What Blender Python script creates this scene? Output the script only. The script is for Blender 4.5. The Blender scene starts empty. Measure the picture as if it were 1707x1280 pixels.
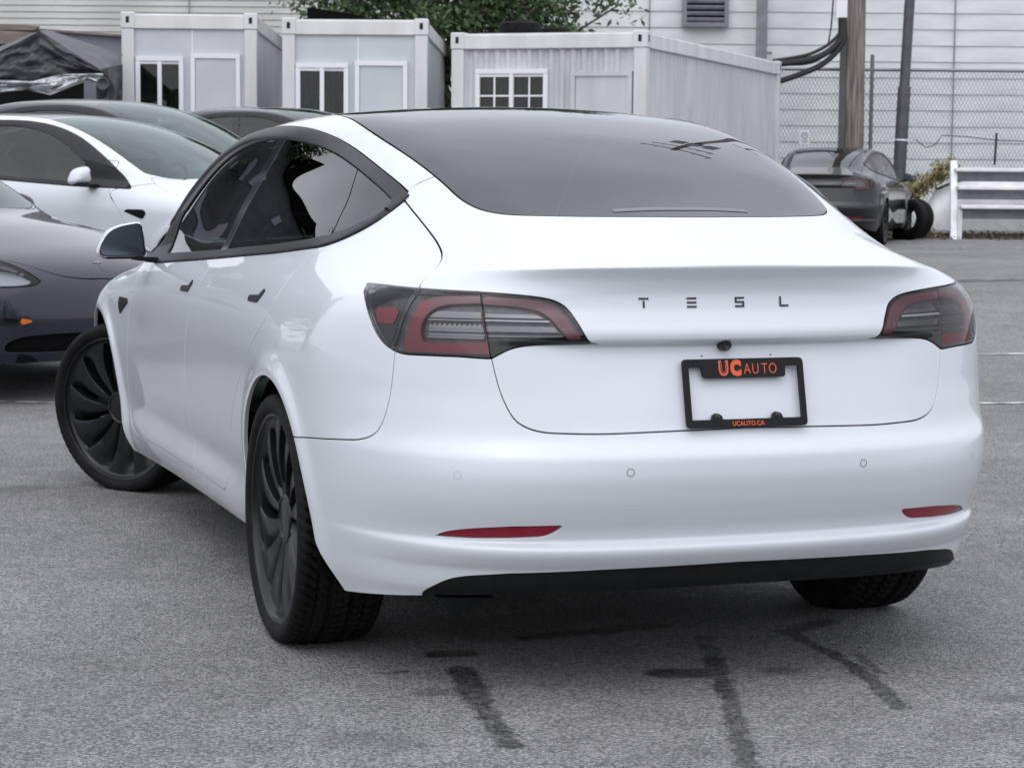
import bpy, math, random, sys
import numpy as np
from mathutils import Matrix, Vector
PI = math.pi
R_ = math.radians
random.seed(7); RNG = np.random.default_rng(7)
sc = bpy.context.scene
COL = sc.collection

# ================================================================ camera
CAM_POS = (-2.213, -5.6187, 1.2526)
YAW, PITCH, ROLL, FPX = 0.3371, 0.0976, 0.0083, 3644.96
_fw = np.array([math.sin(YAW)*math.cos(PITCH), math.cos(YAW)*math.cos(PITCH), -math.sin(PITCH)])
_r = np.array([math.cos(YAW), -math.sin(YAW), 0.0]); _u = np.cross(_r, _fw)
_r, _u = _r*math.cos(ROLL)+_u*math.sin(ROLL), -_r*math.sin(ROLL)+_u*math.cos(ROLL)
M = Matrix.Identity(4)
for i in range(3):
    M[i][0] = _r[i]; M[i][1] = _u[i]; M[i][2] = -_fw[i]; M[i][3] = CAM_POS[i]
cd = bpy.data.cameras.new('camera'); cd.sensor_width = 36; cd.lens = 36*FPX/1707
cd.clip_start = .1; cd.clip_end = 2000
cd.dof.use_dof = True; cd.dof.focus_distance = 5.4; cd.dof.aperture_fstop = 15
camo = bpy.data.objects.new('camera', cd); camo.matrix_world = M; COL.objects.link(camo); sc.camera = camo

# ================================================================ sky, sun, exposure
SUN_EL, SUN_AZ = R_(58), R_(215)
w = bpy.data.worlds.new("World"); sc.world = w; w.use_nodes = True
nt = w.node_tree; N_ = nt.nodes; L_ = nt.links; bg = N_['Background']
sky = N_.new('ShaderNodeTexSky'); sky.sky_type = 'NISHITA'; sky.sun_disc = False
sky.sun_elevation = SUN_EL; sky.sun_rotation = SUN_AZ; sky.dust_density = 5; sky.air_density = 1.0; sky.ozone_density = 1
hs = N_.new('ShaderNodeHueSaturation'); hs.inputs['Saturation'].default_value = .25
tc = N_.new('ShaderNodeTexCoord'); mp = N_.new('ShaderNodeMapping'); mp.inputs['Scale'].default_value = (1.1, 1.1, 3.0)
nz = N_.new('ShaderNodeTexNoise'); nz.inputs['Scale'].default_value = 2.2; nz.inputs['Detail'].default_value = 6; nz.inputs['Roughness'].default_value = .55
cr = N_.new('ShaderNodeValToRGB'); cr.color_ramp.elements[0].position = .3; cr.color_ramp.elements[0].color = (.93, .95, 1.02, 1)
cr.color_ramp.elements[1].position = .7; cr.color_ramp.elements[1].color = (1.12, 1.12, 1.14, 1)
mu = N_.new('ShaderNodeMix'); mu.data_type = 'RGBA'; mu.blend_type = 'MULTIPLY'; mu.inputs[0].default_value = 1
L_.new(tc.outputs['Generated'], mp.inputs[0]); L_.new(mp.outputs[0], nz.inputs['Vector']); L_.new(nz.outputs['Fac'], cr.inputs[0])
# an overcast layer evens out the clear sky: half Nishita, half flat cloud white
ov = N_.new('ShaderNodeMix'); ov.data_type = 'RGBA'; ov.inputs[0].default_value = .72; ov.inputs[7].default_value = (7.7, 7.85, 8.2, 1)
L_.new(sky.outputs[0], hs.inputs['Color']); L_.new(hs.outputs[0], ov.inputs[6]); L_.new(ov.outputs[2], mu.inputs[6]); L_.new(cr.outputs[0], mu.inputs[7])
sz = N_.new('ShaderNodeSeparateXYZ'); L_.new(tc.outputs['Generated'], sz.inputs[0])
ga = N_.new('ShaderNodeMapRange'); ga.interpolation_type = 'SMOOTHSTEP'; ga.inputs[1].default_value = -.05; ga.inputs[2].default_value = .95; ga.inputs[3].default_value = 1.0; ga.inputs[4].default_value = 1.32   # overcast: zenith brighter than the horizon
L_.new(sz.outputs[2], ga.inputs[0]); vs_ = N_.new('ShaderNodeVectorMath'); vs_.operation = 'SCALE'; L_.new(mu.outputs[2], vs_.inputs[0]); L_.new(ga.outputs[0], vs_.inputs['Scale'])
L_.new(vs_.outputs[0], bg.inputs['Color']); bg.inputs['Strength'].default_value = .12
sl = bpy.data.lights.new('sun', 'SUN'); sl.energy = .7; sl.angle = R_(100); sl.color = (1, .97, .93)
so = bpy.data.objects.new('sun', sl); COL.objects.link(so)
sd_ = Vector((math.sin(SUN_AZ)*math.cos(SUN_EL), math.cos(SUN_AZ)*math.cos(SUN_EL), math.sin(SUN_EL)))
so.rotation_euler = sd_.to_track_quat('Z', 'Y').to_euler()
sc.view_settings.view_transform = 'Standard'; sc.view_settings.look = 'None'; sc.view_settings.gamma = 1
sc.view_settings.exposure = 0.27; sc.view_settings.use_curve_mapping = False
try:
    sc.cycles.max_bounces = 8; sc.cycles.transparent_max_bounces = 12; sc.cycles.glossy_bounces = 4
except Exception: pass

def at(px, py, D):
    """world point at forward distance D seen in direction px, py of the 1707x1280 frame"""
    d = _fw+_r*((px-853.5)/FPX)-_u*((py-640)/FPX)
    f2 = np.array([math.sin(YAW), math.cos(YAW), 0])
    return np.array(CAM_POS)+d*(D/(d@f2))
E1 = np.array([math.cos(YAW), -math.sin(YAW), 0]); E2 = np.array([math.sin(YAW), math.cos(YAW), 0])
def UD(u, D, z):
    """world point from lateral u, forward D (metres, seen from the camera's foot) and height z"""
    return np.array([CAM_POS[0], CAM_POS[1], 0])+E1*u+E2*D+np.array([0, 0, z])
def upx(px, D): return (px-853.5)/FPX*D
def zpx(px, py, D): return at(px, py, D)[2]
def gz(y): 
    t = np.clip((np.asarray(y, float)-5.5)/6.0, 0, 1); return .20*t*t*(3-2*t)

# ================================================================ materials
def mat(name): 
    m = bpy.data.materials.new(name); m.use_nodes = True; return m, m.node_tree, m.node_tree.nodes['Principled BSDF']
def setp(b, col=None, rough=None, metal=None, coat=None, spec=None, ior=None):
    if col is not None: b.inputs['Base Color'].default_value = (*col, 1)
    if rough is not None: b.inputs['Roughness'].default_value = rough
    if metal is not None: b.inputs['Metallic'].default_value = metal
    if coat is not None: b.inputs['Coat Weight'].default_value = coat; b.inputs['Coat Roughness'].default_value = .02
    if spec is not None: b.inputs['Specular IOR Level'].default_value = spec
    if ior is not None: b.inputs['IOR'].default_value = ior
def noisy(name, c1, c2, scale=8, rough=.5, detail=5, lo=.35, hi=.65, bump=0, bscale=60, stretch=(1, 1, 1), rvar=0, **k):
    m, nt, b = mat(name); setp(b, rough=rough, **k)
    tc = nt.nodes.new('ShaderNodeTexCoord'); mp = nt.nodes.new('ShaderNodeMapping'); mp.inputs['Scale'].default_value = stretch
    nz = nt.nodes.new('ShaderNodeTexNoise'); nz.inputs['Scale'].default_value = scale; nz.inputs['Detail'].default_value = detail
    cr = nt.nodes.new('ShaderNodeValToRGB'); cr.color_ramp.elements[0].position = lo; cr.color_ramp.elements[1].position = hi
    cr.color_ramp.elements[0].color = (*c1, 1); cr.color_ramp.elements[1].color = (*c2, 1)
    nt.links.new(tc.outputs['Object'], mp.inputs[0]); nt.links.new(mp.outputs[0], nz.inputs['Vector']); nt.links.new(nz.outputs['Fac'], cr.inputs[0]); nt.links.new(cr.outputs[0], b.inputs['Base Color'])
    if rvar:
        ma = nt.nodes.new('ShaderNodeMath'); ma.operation = 'MULTIPLY_ADD'; ma.inputs[1].default_value = rvar; ma.inputs[2].default_value = rough-rvar/2
        nt.links.new(nz.outputs['Fac'], ma.inputs[0]); nt.links.new(ma.outputs[0], b.inputs['Roughness'])
    if bump:
        n2 = nt.nodes.new('ShaderNodeTexNoise'); n2.inputs['Scale'].default_value = bscale; n2.inputs['Detail'].default_value = 4
        nt.links.new(mp.outputs[0], n2.inputs['Vector'])
        bp = nt.nodes.new('ShaderNodeBump'); bp.inputs['Strength'].default_value = bump; bp.inputs['Distance'].default_value = .01
        nt.links.new(n2.outputs['Fac'], bp.inputs['Height']); nt.links.new(bp.outputs[0], b.inputs['Normal'])
    return m
def paint(name, c1, c2, metal=0, rough=.35, coat=1.0, dirt=0.0):
    """car paint: base coat with a faint orange-peel and road film low on the body, under clear coat"""
    m, nt, b = mat(name); setp(b, rough=rough, metal=metal, coat=coat, spec=.25); b.inputs['Coat IOR'].default_value = 1.40
    tc = nt.nodes.new('ShaderNodeTexCoord'); nz = nt.nodes.new('ShaderNodeTexNoise'); nz.inputs['Scale'].default_value = 6; nz.inputs['Detail'].default_value = 7
    mx = nt.nodes.new('ShaderNodeMix'); mx.data_type = 'RGBA'; mx.inputs[6].default_value = (*c1, 1); mx.inputs[7].default_value = (*c2, 1)
    sp = nt.nodes.new('ShaderNodeSeparateXYZ'); mr = nt.nodes.new('ShaderNodeMapRange')
    mr.inputs['From Min'].default_value = .55; mr.inputs['From Max'].default_value = .2; mr.inputs['To Min'].default_value = .05; mr.inputs['To Max'].default_value = dirt
    mu = nt.nodes.new('ShaderNodeMath'); mu.operation = 'MULTIPLY'
    nt.links.new(tc.outputs['Object'], nz.inputs['Vector']); nt.links.new(tc.outputs['Object'], sp.inputs[0]); nt.links.new(sp.outputs[2], mr.inputs['Value'])
    nt.links.new(nz.outputs['Fac'], mu.inputs[0]); nt.links.new(mr.outputs[0], mu.inputs[1]); nt.links.new(mu.outputs[0], mx.inputs[0]); nt.links.new(mx.outputs[2], b.inputs['Base Color'])
    n2 = nt.nodes.new('ShaderNodeTexNoise'); n2.inputs['Scale'].default_value = 3.0; n2.inputs['Detail'].default_value = 1
    bp = nt.nodes.new('ShaderNodeBump'); bp.inputs['Strength'].default_value = .05; bp.inputs['Distance'].default_value = .01
    nt.links.new(tc.outputs['Object'], n2.inputs['Vector']); nt.links.new(n2.outputs['Fac'], bp.inputs['Height']); nt.links.new(bp.outputs[0], b.inputs['Coat Normal'])
    return m
def glass(name, tint, ior=1.5, rough=0.0, refl=(1, 1, 1)):
    m = bpy.data.materials.new(name); m.use_nodes = True; nt = m.node_tree; nt.nodes.clear()
    o = nt.nodes.new('ShaderNodeOutputMaterial'); tr = nt.nodes.new('ShaderNodeBsdfTransparent'); gl = nt.nodes.new('ShaderNodeBsdfGlossy')
    tr.inputs[0].default_value = (*tint, 1); gl.inputs['Roughness'].default_value = rough; gl.inputs['Color'].default_value = (*refl, 1)
    fr = nt.nodes.new('ShaderNodeFresnel'); fr.inputs['IOR'].default_value = ior; mx = nt.nodes.new('ShaderNodeMixShader')
    nt.links.new(fr.outputs[0], mx.inputs[0]); nt.links.new(tr.outputs[0], mx.inputs[1]); nt.links.new(gl.outputs[0], mx.inputs[2]); nt.links.new(mx.outputs[0], o.inputs[0])
    return m
def flat(name, col, rough=.5, **k):
    m, nt, b = mat(name); setp(b, col=col, rough=rough, **k); return m
MT = {}
MT['white'] = paint('white_paint', (.585, .622, .668), (.42, .42, .41), dirt=.35)
MT['black'] = paint('black_paint', (.018, .019, .022), (.05, .05, .05), dirt=.3)
MT['dark'] = paint('dark_metallic_paint', (.011, .013, .025), (.04, .04, .05), metal=.05, rough=.3, dirt=.2)
MT['grey'] = paint('grey_metallic_paint', (.012, .0125, .014), (.06, .06, .06), metal=.25, rough=.3, dirt=.5)
MT['shell'] = flat('black_underbody', (.003, .003, .0035), .9, spec=.1)
MT['plastic'] = noisy('satin_black_plastic', (.004, .0048, .006), (.007, .0078, .009), 30, .45, spec=.22)
MT['brakestrip'] = flat('brake_light_cover', (.15, .155, .17), .4, spec=.3)
MT['led'] = flat('led_strip_diffuser', (.55, .56, .58), .3)  # pale colour standing in for bright reflections inside the tail lamps
MT['trim'] = noisy('satin_grey_trim', (.012, .0135, .016), (.017, .019, .022), 20, .35, spec=.28)
MT['gloss'] = flat('gloss_black', (.008, .008, .009), .06)
MT['rearglass'] = glass('dark_tinted_glass', (.05, .055, .06), 1.82, refl=(.95, .97, 1))
MT['sideglass'] = glass('side_window_glass', (.42, .50, .47), 1.55)
MT['sideglass2'] = glass('privacy_window_glass', (.10, .12, .12), 1.6)
MT['screen'] = glass('windscreen_glass', (.50, .66, .62), 1.85, refl=(.88, .98, .97))
MT['lens'] = glass('clear_lamp_lens', (.88, .88, .90), 1.38)
MT['red'] = flat('red_lamp_plastic', (.22, .004, .020), .25, coat=.3)
MT['pink'] = flat('faded_red_light_guide', (.15, .038, .052), .3, coat=.3)
MT['chrome'] = flat('lamp_reflector', (.20, .205, .21), .3, metal=.8)
MT['lampdark'] = noisy('lamp_housing', (.055, .060, .064), (.10, .105, .11), 40, .3, metal=.5)
MT['rim'] = noisy('graphite_wheel', (.006, .0065, .008), (.009, .010, .012), 25, .3, rvar=.10, metal=0, coat=.2, spec=.25)
MT['rubber'] = noisy('tyre_rubber', (.0035, .0035, .004), (.009, .009, .009), 14, .65, bump=.25, bscale=90, spec=.16)
MT['disc'] = flat('brake_disc_steel', (.30, .30, .31), .35, metal=1)
MT['interior'] = noisy('interior_trim', (.02, .02, .022), (.04, .04, .042), 10, .7)
MT['seat'] = noisy('seat_leather', (.20, .23, .225), (.28, .31, .305), 6, .55)
MT['mirror'] = flat('mirror_glass', (.12, .145, .17), .16, metal=1)
MT['orange'] = flat('orange_print', (.62, .085, .025), .5)
MT['badge'] = flat('black_badge', (.018, .018, .022), .25)
MT['headlight'] = flat('headlamp_reflector', (.24, .26, .29), .18, metal=.8)
MT['amber'] = flat('amber_reflector', (.55, .13, .01), .25)

# ================================================================ body surface
# ---------------------------------------------------------------- smooth tables
def pchip(xk,yk,x):
    xk=np.asarray(xk,float);yk=np.asarray(yk,float);x=np.asarray(x,float)
    h=np.diff(xk);d=np.diff(yk)/h
    m=np.zeros_like(yk)
    w1=2*h[1:]+h[:-1];w2=h[1:]+2*h[:-1]
    ok=(d[:-1]*d[1:])>0
    with np.errstate(all='ignore'):
        mm=(w1+w2)/(w1/d[:-1]+w2/d[1:])
    m[1:-1]=np.where(ok,mm,0);m[0]=d[0];m[-1]=d[-1]
    i=np.clip(np.searchsorted(xk,x)-1,0,len(h)-1)
    t=(x-xk[i])/h[i];hi=h[i]
    r=((1+2*t)*(1-t)**2*yk[i]+t*(1-t)**2*hi*m[i]+t*t*(3-2*t)*yk[i+1]+t*t*(t-1)*hi*m[i+1])
    r=np.where(x<xk[0],yk[0]+m[0]*(x-xk[0]),r);r=np.where(x>xk[-1],yk[-1]+m[-1]*(x-xk[-1]),r)
    return r
def gsm(a,s,axis=0):
    if s<=0.3: return a
    n=int(4*s)+1;k=np.exp(-.5*(np.arange(-n,n+1)/s)**2);k/=k.sum()
    a=np.moveaxis(a,axis,0)
    L=a[0]+(a[0]-a[1])*np.arange(n,0,-1).reshape(-1,*[1]*(a.ndim-1))
    R=a[-1]+(a[-1]-a[-2])*np.arange(1,n+1).reshape(-1,*[1]*(a.ndim-1))
    b=np.concatenate([L,a,R]);o=np.zeros_like(a)
    for j in range(2*n+1): o+=k[j]*b[j:j+len(a)]
    return np.moveaxis(o,0,axis)
class Tab:
    def __init__(s,xk,yk,sig,dx=.002,lin=False):
        s.x0=xk[0];s.dx=dx;x=np.arange(xk[0],xk[-1]+dx,dx)
        y=np.interp(x,xk,yk) if lin else pchip(xk,yk,x)
        s.y=gsm(y,sig/dx)
    def __call__(s,x):
        u=(np.asarray(x)-s.x0)/s.dx;i=np.clip(u.astype(int),0,len(s.y)-2);t=u-i
        t=np.clip(t,-50,50)
        return s.y[i]*(1-t)+s.y[i+1]*t
class Tab2:
    def __init__(s,yk,zk,V,sy,sz,dy=.01,dz=.004):
        V=np.asarray(V,float)
        s.z0=zk[0];s.y0=yk[0];s.dy=dy;s.dz=dz
        z=np.arange(zk[0],zk[-1]+dz,dz);y=np.arange(yk[0],yk[-1]+dy,dy)
        A=np.stack([pchip(zk,v,z) for v in V])
        B=np.stack([pchip(yk,A[:,j],y) for j in range(len(z))],1)
        s.v=gsm(gsm(B,sy/dy,0),sz/dz,1)
    def __call__(s,y,z):
        u=np.clip((y-s.y0)/s.dy,0,s.v.shape[0]-1.001);v=np.clip((z-s.z0)/s.dz,0,s.v.shape[1]-1.001)
        i=u.astype(int);j=v.astype(int);a=u-i;b=v-j;V=s.v
        return (V[i,j]*(1-a)*(1-b)+V[i+1,j]*a*(1-b)+V[i,j+1]*(1-a)*b+V[i+1,j+1]*a*b)
def sstep(a,b,x):
    t=np.clip((x-a)/(b-a),0,1);return t*t*(3-2*t)
def smax(a,b,r):
    k=2.5*r;h=np.maximum(k-np.abs(a-b),0)/k
    return np.maximum(a,b)+h*h*h*k/6
# ---------------------------------------------------------------- saloon body as sheets (X right, Y forward, Z up; rear axle at Y=0)
class Body:
    def __init__(s):
        zc=[(-1.3,.93),(-1.0,1.018),(-.93,1.046),(-.85,1.072),(-.75,1.103),(-.65,1.133),(-.5,1.185),(-.3,1.262),(0,1.353),(.3,1.41),(.6,1.438),(.85,1.444),(1.1,1.440),(1.4,1.424),(1.65,1.388),(1.9,1.325),(2.1,1.25),(2.3,1.155),(2.5,1.045),(2.61,.985),(2.7,.958),(2.85,.930),(3.0,.900),(3.3,.815),(3.5,.75),(3.62,.69),(3.7,.62),(3.9,.40)]
        s.T=Tab([a for a,b in zc],[b for a,b in zc],.03)
        ys=[-1.2,-.95,-.75,-.6,-.4,-.2,0,.3,.6,.9,1.2,1.55,1.8,2.1,2.4,2.875,3.3,3.6,4.0]
        zs=[.10,.20,.25,.31,.37,.43,.50,.62,.75,.84,.90,.96,1.00,1.04,1.10,1.14,1.18,1.26,1.38,1.50]
        V=[
        [.56,.58,.60,.61,.615,.62,.62,.62,.61,.59,.57,.54,.50,.45,.40,.37,.34,.28,.19,.10],
        [.66,.68,.695,.706,.72,.735,.75,.765,.778,.774,.765,.74,.64,.53,.46,.43,.40,.34,.25,.16],
        [.73,.752,.768,.780,.79,.802,.815,.824,.838,.836,.83,.80,.70,.60,.51,.47,.44,.38,.29,.20],
        [.768,.795,.815,.832,.845,.858,.868,.878,.885,.882,.872,.825,.735,.645,.55,.51,.48,.42,.34,.25],
        [.815,.842,.862,.877,.887,.897,.905,.910,.910,.902,.888,.848,.795,.715,.628,.59,.56,.495,.41,.32],
        [.845,.875,.893,.905,.911,.915,.919,.920,.917,.906,.890,.856,.822,.778,.70,.65,.605,.545,.46,.38],
        [.825,.865,.890,.908,.913,.917,.922,.925,.922,.912,.895,.862,.832,.803,.753,.710,.664,.595,.51,.43],
        [.775,.838,.872,.892,.894,.902,.910,.917,.917,.908,.892,.862,.835,.813,.778,.748,.714,.642,.55,.47],
        [.788,.844,.868,.878,.877,.888,.899,.910,.912,.904,.889,.862,.836,.816,.785,.760,.732,.67,.60,.52],
        [.782,.841,.866,.875,.870,.882,.895,.907,.909,.901,.886,.857,.832,.812,.783,.761,.738,.690,.635,.56],
        [.780,.840,.865,.874,.868,.881,.894,.906,.908,.900,.885,.852,.828,.808,.780,.760,.740,.700,.64,.57],
        [.782,.841,.865,.875,.869,.882,.895,.907,.908,.900,.884,.852,.828,.810,.786,.770,.753,.722,.66,.58],
        [.785,.842,.866,.876,.871,.884,.897,.908,.909,.899,.882,.848,.826,.808,.787,.772,.757,.725,.66,.58],
        [.792,.850,.872,.884,.883,.893,.903,.911,.911,.898,.874,.826,.806,.802,.780,.766,.75,.72,.65,.58],
        [.800,.858,.880,.892,.894,.901,.909,.917,.917,.902,.872,.828,.80,.80,.77,.75,.73,.69,.62,.54],
        [.820,.880,.905,.918,.923,.926,.929,.931,.928,.915,.88,.82,.78,.74,.69,.66,.63,.58,.5,.42],
        [.810,.868,.895,.906,.912,.916,.918,.916,.90,.85,.79,.71,.66,.63,.58,.55,.52,.46,.38,.30],
        [.770,.820,.845,.856,.858,.857,.852,.835,.78,.72,.67,.62,.59,.56,.51,.48,.45,.39,.31,.23],
        [.650,.700,.720,.730,.732,.730,.725,.705,.65,.59,.54,.49,.46,.43,.38,.35,.32,.26,.18,.10]]
        s.W=Tab2(ys,zs,V,.10,.014)
        # rear centre profile y(z)
        rp=[(.05,-.86),(.24,-.90),(.268,-.925),(.29,-.935),(.325,-.947),(.335,-.957),(.372,-.979),(.380,-.978),(.392,-.956),(.41,-.961),(.45,-.980),(.50,-1.000),(.555,-1.012),(.59,-1.011),(.612,-.998),(.625,-.987),(.64,-.979),(.66,-.972),(.70,-.962),(.78,-.941),(.835,-.927),(.848,-.925),(.856,-.950),(.875,-.954),(.905,-.941),(.935,-.928),(.965,-.924),(.995,-.932),(1.02,-.948),(1.040,-.962),(1.052,-.969),(1.2,-.969)]
        s.R=s.tab2(rp,.0055)
        # the same further out, without the number plate recess and lip
        rq=[(.05,-.86),(.24,-.90),(.268,-.925),(.29,-.935),(.325,-.947),(.335,-.957),(.372,-.979),(.380,-.978),(.392,-.956),(.41,-.961),(.45,-.980),(.50,-1.000),(.555,-1.010),(.59,-1.007),(.612,-.996),(.64,-.985),(.70,-.974),(.78,-.962),(.85,-.952),(.92,-.940),(.97,-.930),(1.01,-.920),(1.06,-.905),(1.2,-.86)]
        s.Q=s.tab2(rq,.012)
        fp=[(.05,3.55),(.20,3.66),(.26,3.69),(.34,3.705),(.45,3.716),(.55,3.712),(.62,3.695),(.68,3.66),(.75,3.59),(.9,3.4)]
        s.F=Tab([a for a,b in fp],[b for a,b in fp],.012)
    def tab2(s,p,wide):
        a=Tab([a for a,b in p],[b for a,b in p],.0035,dx=.001);b=Tab([a for a,b in p],[b for a,b in p],wide,dx=.001)
        z=a.x0+a.dx*np.arange(len(a.y));w=sstep(.44,.50,z)*(1-sstep(.72,.78,z));a.y=a.y*(1-w)+b.y*w
        return a
    def plan_r(s,x,z):
        k=sstep(.45,.75,z)
        return (.19*x**2+.36*x**4)*(.72+.28*k)
    def f(s,P):
        x=np.abs(P[...,0]);y=P[...,1];z=P[...,2]
        w=s.W(y,z)
        for yc in (0,2.875):
            rho=np.hypot(y-yc,z-.335)
            w=w+.010*np.exp(-((rho-.385)/.035)**2)
        wz=(s.W(y,z+.01)-s.W(y,z-.01))/.02
        fs=(x-w)/np.sqrt(1+wz**2)
        # roof / bonnet / deck, features bowed in plan
        sh=np.where(y>1.0,.28*x*x*sstep(.9,1.9,y)*(1-sstep(2.5,3.1,y)*.45),-.30*x*x*sstep(.9,-.2,y)*(1-sstep(-.5,-.95,y)*1.2))
        yy=y+sh
        tz=s.T(yy);sl=(s.T(yy+.01)-s.T(yy-.01))/.02
        crown=.105-.03*sstep(1.5,2.6,y)+.085*sstep(-.4,-.9,y)
        ft=(z-(tz-crown*x*x))/np.sqrt(1+sl**2)
        a=np.where(z>.90,sstep(.45,.80,x)*sstep(.90,.94,z)+sstep(.28,.60,x)*(1-sstep(.90,.94,z)),sstep(.28,.60,x))
        bl=a*sstep(.56,.70,z)
        R=s.R(z)*(1-bl)+s.Q(z)*bl+s.plan_r(x,z)
        fr=(R-y)
        ff=(y-(s.F(z)-.16*x**2-.42*x**4))
        rt=.045+.02*sstep(1.4,1.1,z)-.03*sstep(-.5,-.75,y)
        g=smax(fs,ft,rt)
        r1=.012+.02*sstep(.35,.85,x)
        rs=.085+.05*sstep(.8,.4,z)
        top=smax(ft,fr,r1*.55*1.0)
        # combine: rear with side
        sr=smax(fs,fr,rs)
        h=np.maximum(np.maximum(g,top),sr)
        rf=smax(fs,ff,.16);tf=smax(ft,ff,.10)
        return np.maximum(h,np.maximum(rf,tf))
    def grad(s,P,e=.004):
        G=np.empty_like(P)
        for k in range(3):
            d=np.zeros(3);d[k]=e;G[...,k]=s.f(P+d)-s.f(P-d)
        return G/np.maximum(np.linalg.norm(G,axis=-1,keepdims=True),1e-9)
    def shoot(s,O,D,tmax=1.9):
        a=np.full(O.shape[:-1],.02);b=np.full(O.shape[:-1],tmax)
        for _ in range(26):
            m=.5*(a+b);v=s.f(O+D*m[...,None])
            a=np.where(v<0,m,a);b=np.where(v<0,b,m)
        return O+D*(.5*(a+b))[...,None]
    def grid(s,res=1.0):
        # columns: longitudinal; rows: girth
        ymid=np.arange(-.42,3.0001,.014/res*1.0);ymid=np.linspace(-.42,3.0,int(3.42/(.016/res))+1)
        na=int(84*res)
        # azimuth: 0 = sideways ; pi/2 = rearwards
        cols=[]
        for a in np.linspace(PI/2,0,na,endpoint=False): cols.append((-.42,-np.sin(a),np.cos(a)))
        for y in ymid: cols.append((y,0.,1.))
        for a in np.linspace(0,PI/2,int(na*.7)+1)[1:]: cols.append((3.0,np.sin(a),np.cos(a)))
        cols=np.array(cols)
        key=[(.12,0),(.24,.012),(.34,.006),(.39,.004),(.58,.012),(.65,.006),(.84,.012),(.865,.004),(.92,.012)]
        z=[];zz=.12
        zr=list(np.arange(.12,.26,.016/res))+list(np.arange(.26,.40,.005/min(res,1.6)))+list(np.arange(.40,.44,.005/min(res,1.6)))+list(np.arange(.44,.58,.014/res))+list(np.arange(.58,.65,.006/min(res,1.6)))+list(np.arange(.65,.84,.014/res))+list(np.arange(.84,.88,.004/min(res,1.6)))+list(np.arange(.88,.92,.01/res))
        zr=np.unique(np.round(zr,4));zr=zr[np.concatenate([[True],np.diff(zr)>.0025])&(zr<.9185)];
        q=min(res,1.2);th=np.radians(np.concatenate([np.arange(0,5,1/res),np.arange(5,22,.28/q),np.arange(22,90,1/res),[90]]));nf=len(th)-1
        zo=pchip([-2,2.0,2.6,3.0,4],[.92,.92,.72,.58,.58],cols[:,0])
        Z=np.concatenate([zr,np.full(nf+1,.92)]);TH=np.concatenate([np.zeros(len(zr)),th])
        O=np.zeros((len(cols),len(Z),3));D=np.zeros_like(O)
        O[...,1]=cols[:,0,None];O[...,2]=.12+(Z[None]-.12)*((zo-.12)/.80)[:,None]
        D[...,0]=cols[:,2,None]*np.cos(TH);D[...,1]=cols[:,1,None]*np.cos(TH);D[...,2]=np.sin(TH)
        return s.shoot(O,D)

# ================================================================ surface cutting tools
def clip(Mh, s):
    """keep the part of a triangle mesh where scalar s (per vertex, or a function of the points) is negative"""
    V, Nn, F = Mh
    if len(F) == 0: return Mh
    sv = s(V) if callable(s) else s
    ins = sv < 0; c = ins[F].sum(1)
    out = [F[c == 3]]; nv = len(V)
    f1 = F[c == 1]; f2 = F[c == 2]
    def rot(f, which):
        k = np.argmax(which, 1); i = np.arange(len(f))
        return np.stack([f[i, k], f[i, (k+1) % 3], f[i, (k+2) % 3]], 1)
    f1 = rot(f1, ins[f1]) if len(f1) else f1.reshape(0, 3)
    f2 = rot(f2, ~ins[f2]) if len(f2) else f2.reshape(0, 3)
    e = np.concatenate([f1[:, [0, 1]], f1[:, [0, 2]], f2[:, [0, 1]], f2[:, [0, 2]]])
    if len(e):
        lo = e.min(1).astype(np.int64); hi = e.max(1).astype(np.int64); key = lo*nv+hi
        uq, inv = np.unique(key, return_inverse=True); a = uq//nv; b = uq % nv
        t = sv[a]/(sv[a]-sv[b]+1e-20); t = np.clip(t, 0, 1)[:, None]
        P = V[a]*(1-t)+V[b]*t; Q = Nn[a]*(1-t)+Nn[b]*t; Q /= np.linalg.norm(Q, axis=1, keepdims=True)+1e-12
        n1 = len(f1); n2 = len(f2); idx = inv.reshape(-1)+nv
        ab, ac, pb, pc = idx[:n1], idx[n1:2*n1], idx[2*n1:2*n1+n2], idx[2*n1+n2:]
        out.append(np.stack([f1[:, 0], ab, ac], 1))
        out.append(np.stack([pb, f2[:, 1], f2[:, 2]], 1)); out.append(np.stack([pb, f2[:, 2], pc], 1))
        V = np.concatenate([V, P]); Nn = np.concatenate([Nn, Q])
    F = np.concatenate(out)
    u, inv = np.unique(F.reshape(-1), return_inverse=True)
    return V[u], Nn[u], inv.reshape(-1, 3)
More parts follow.
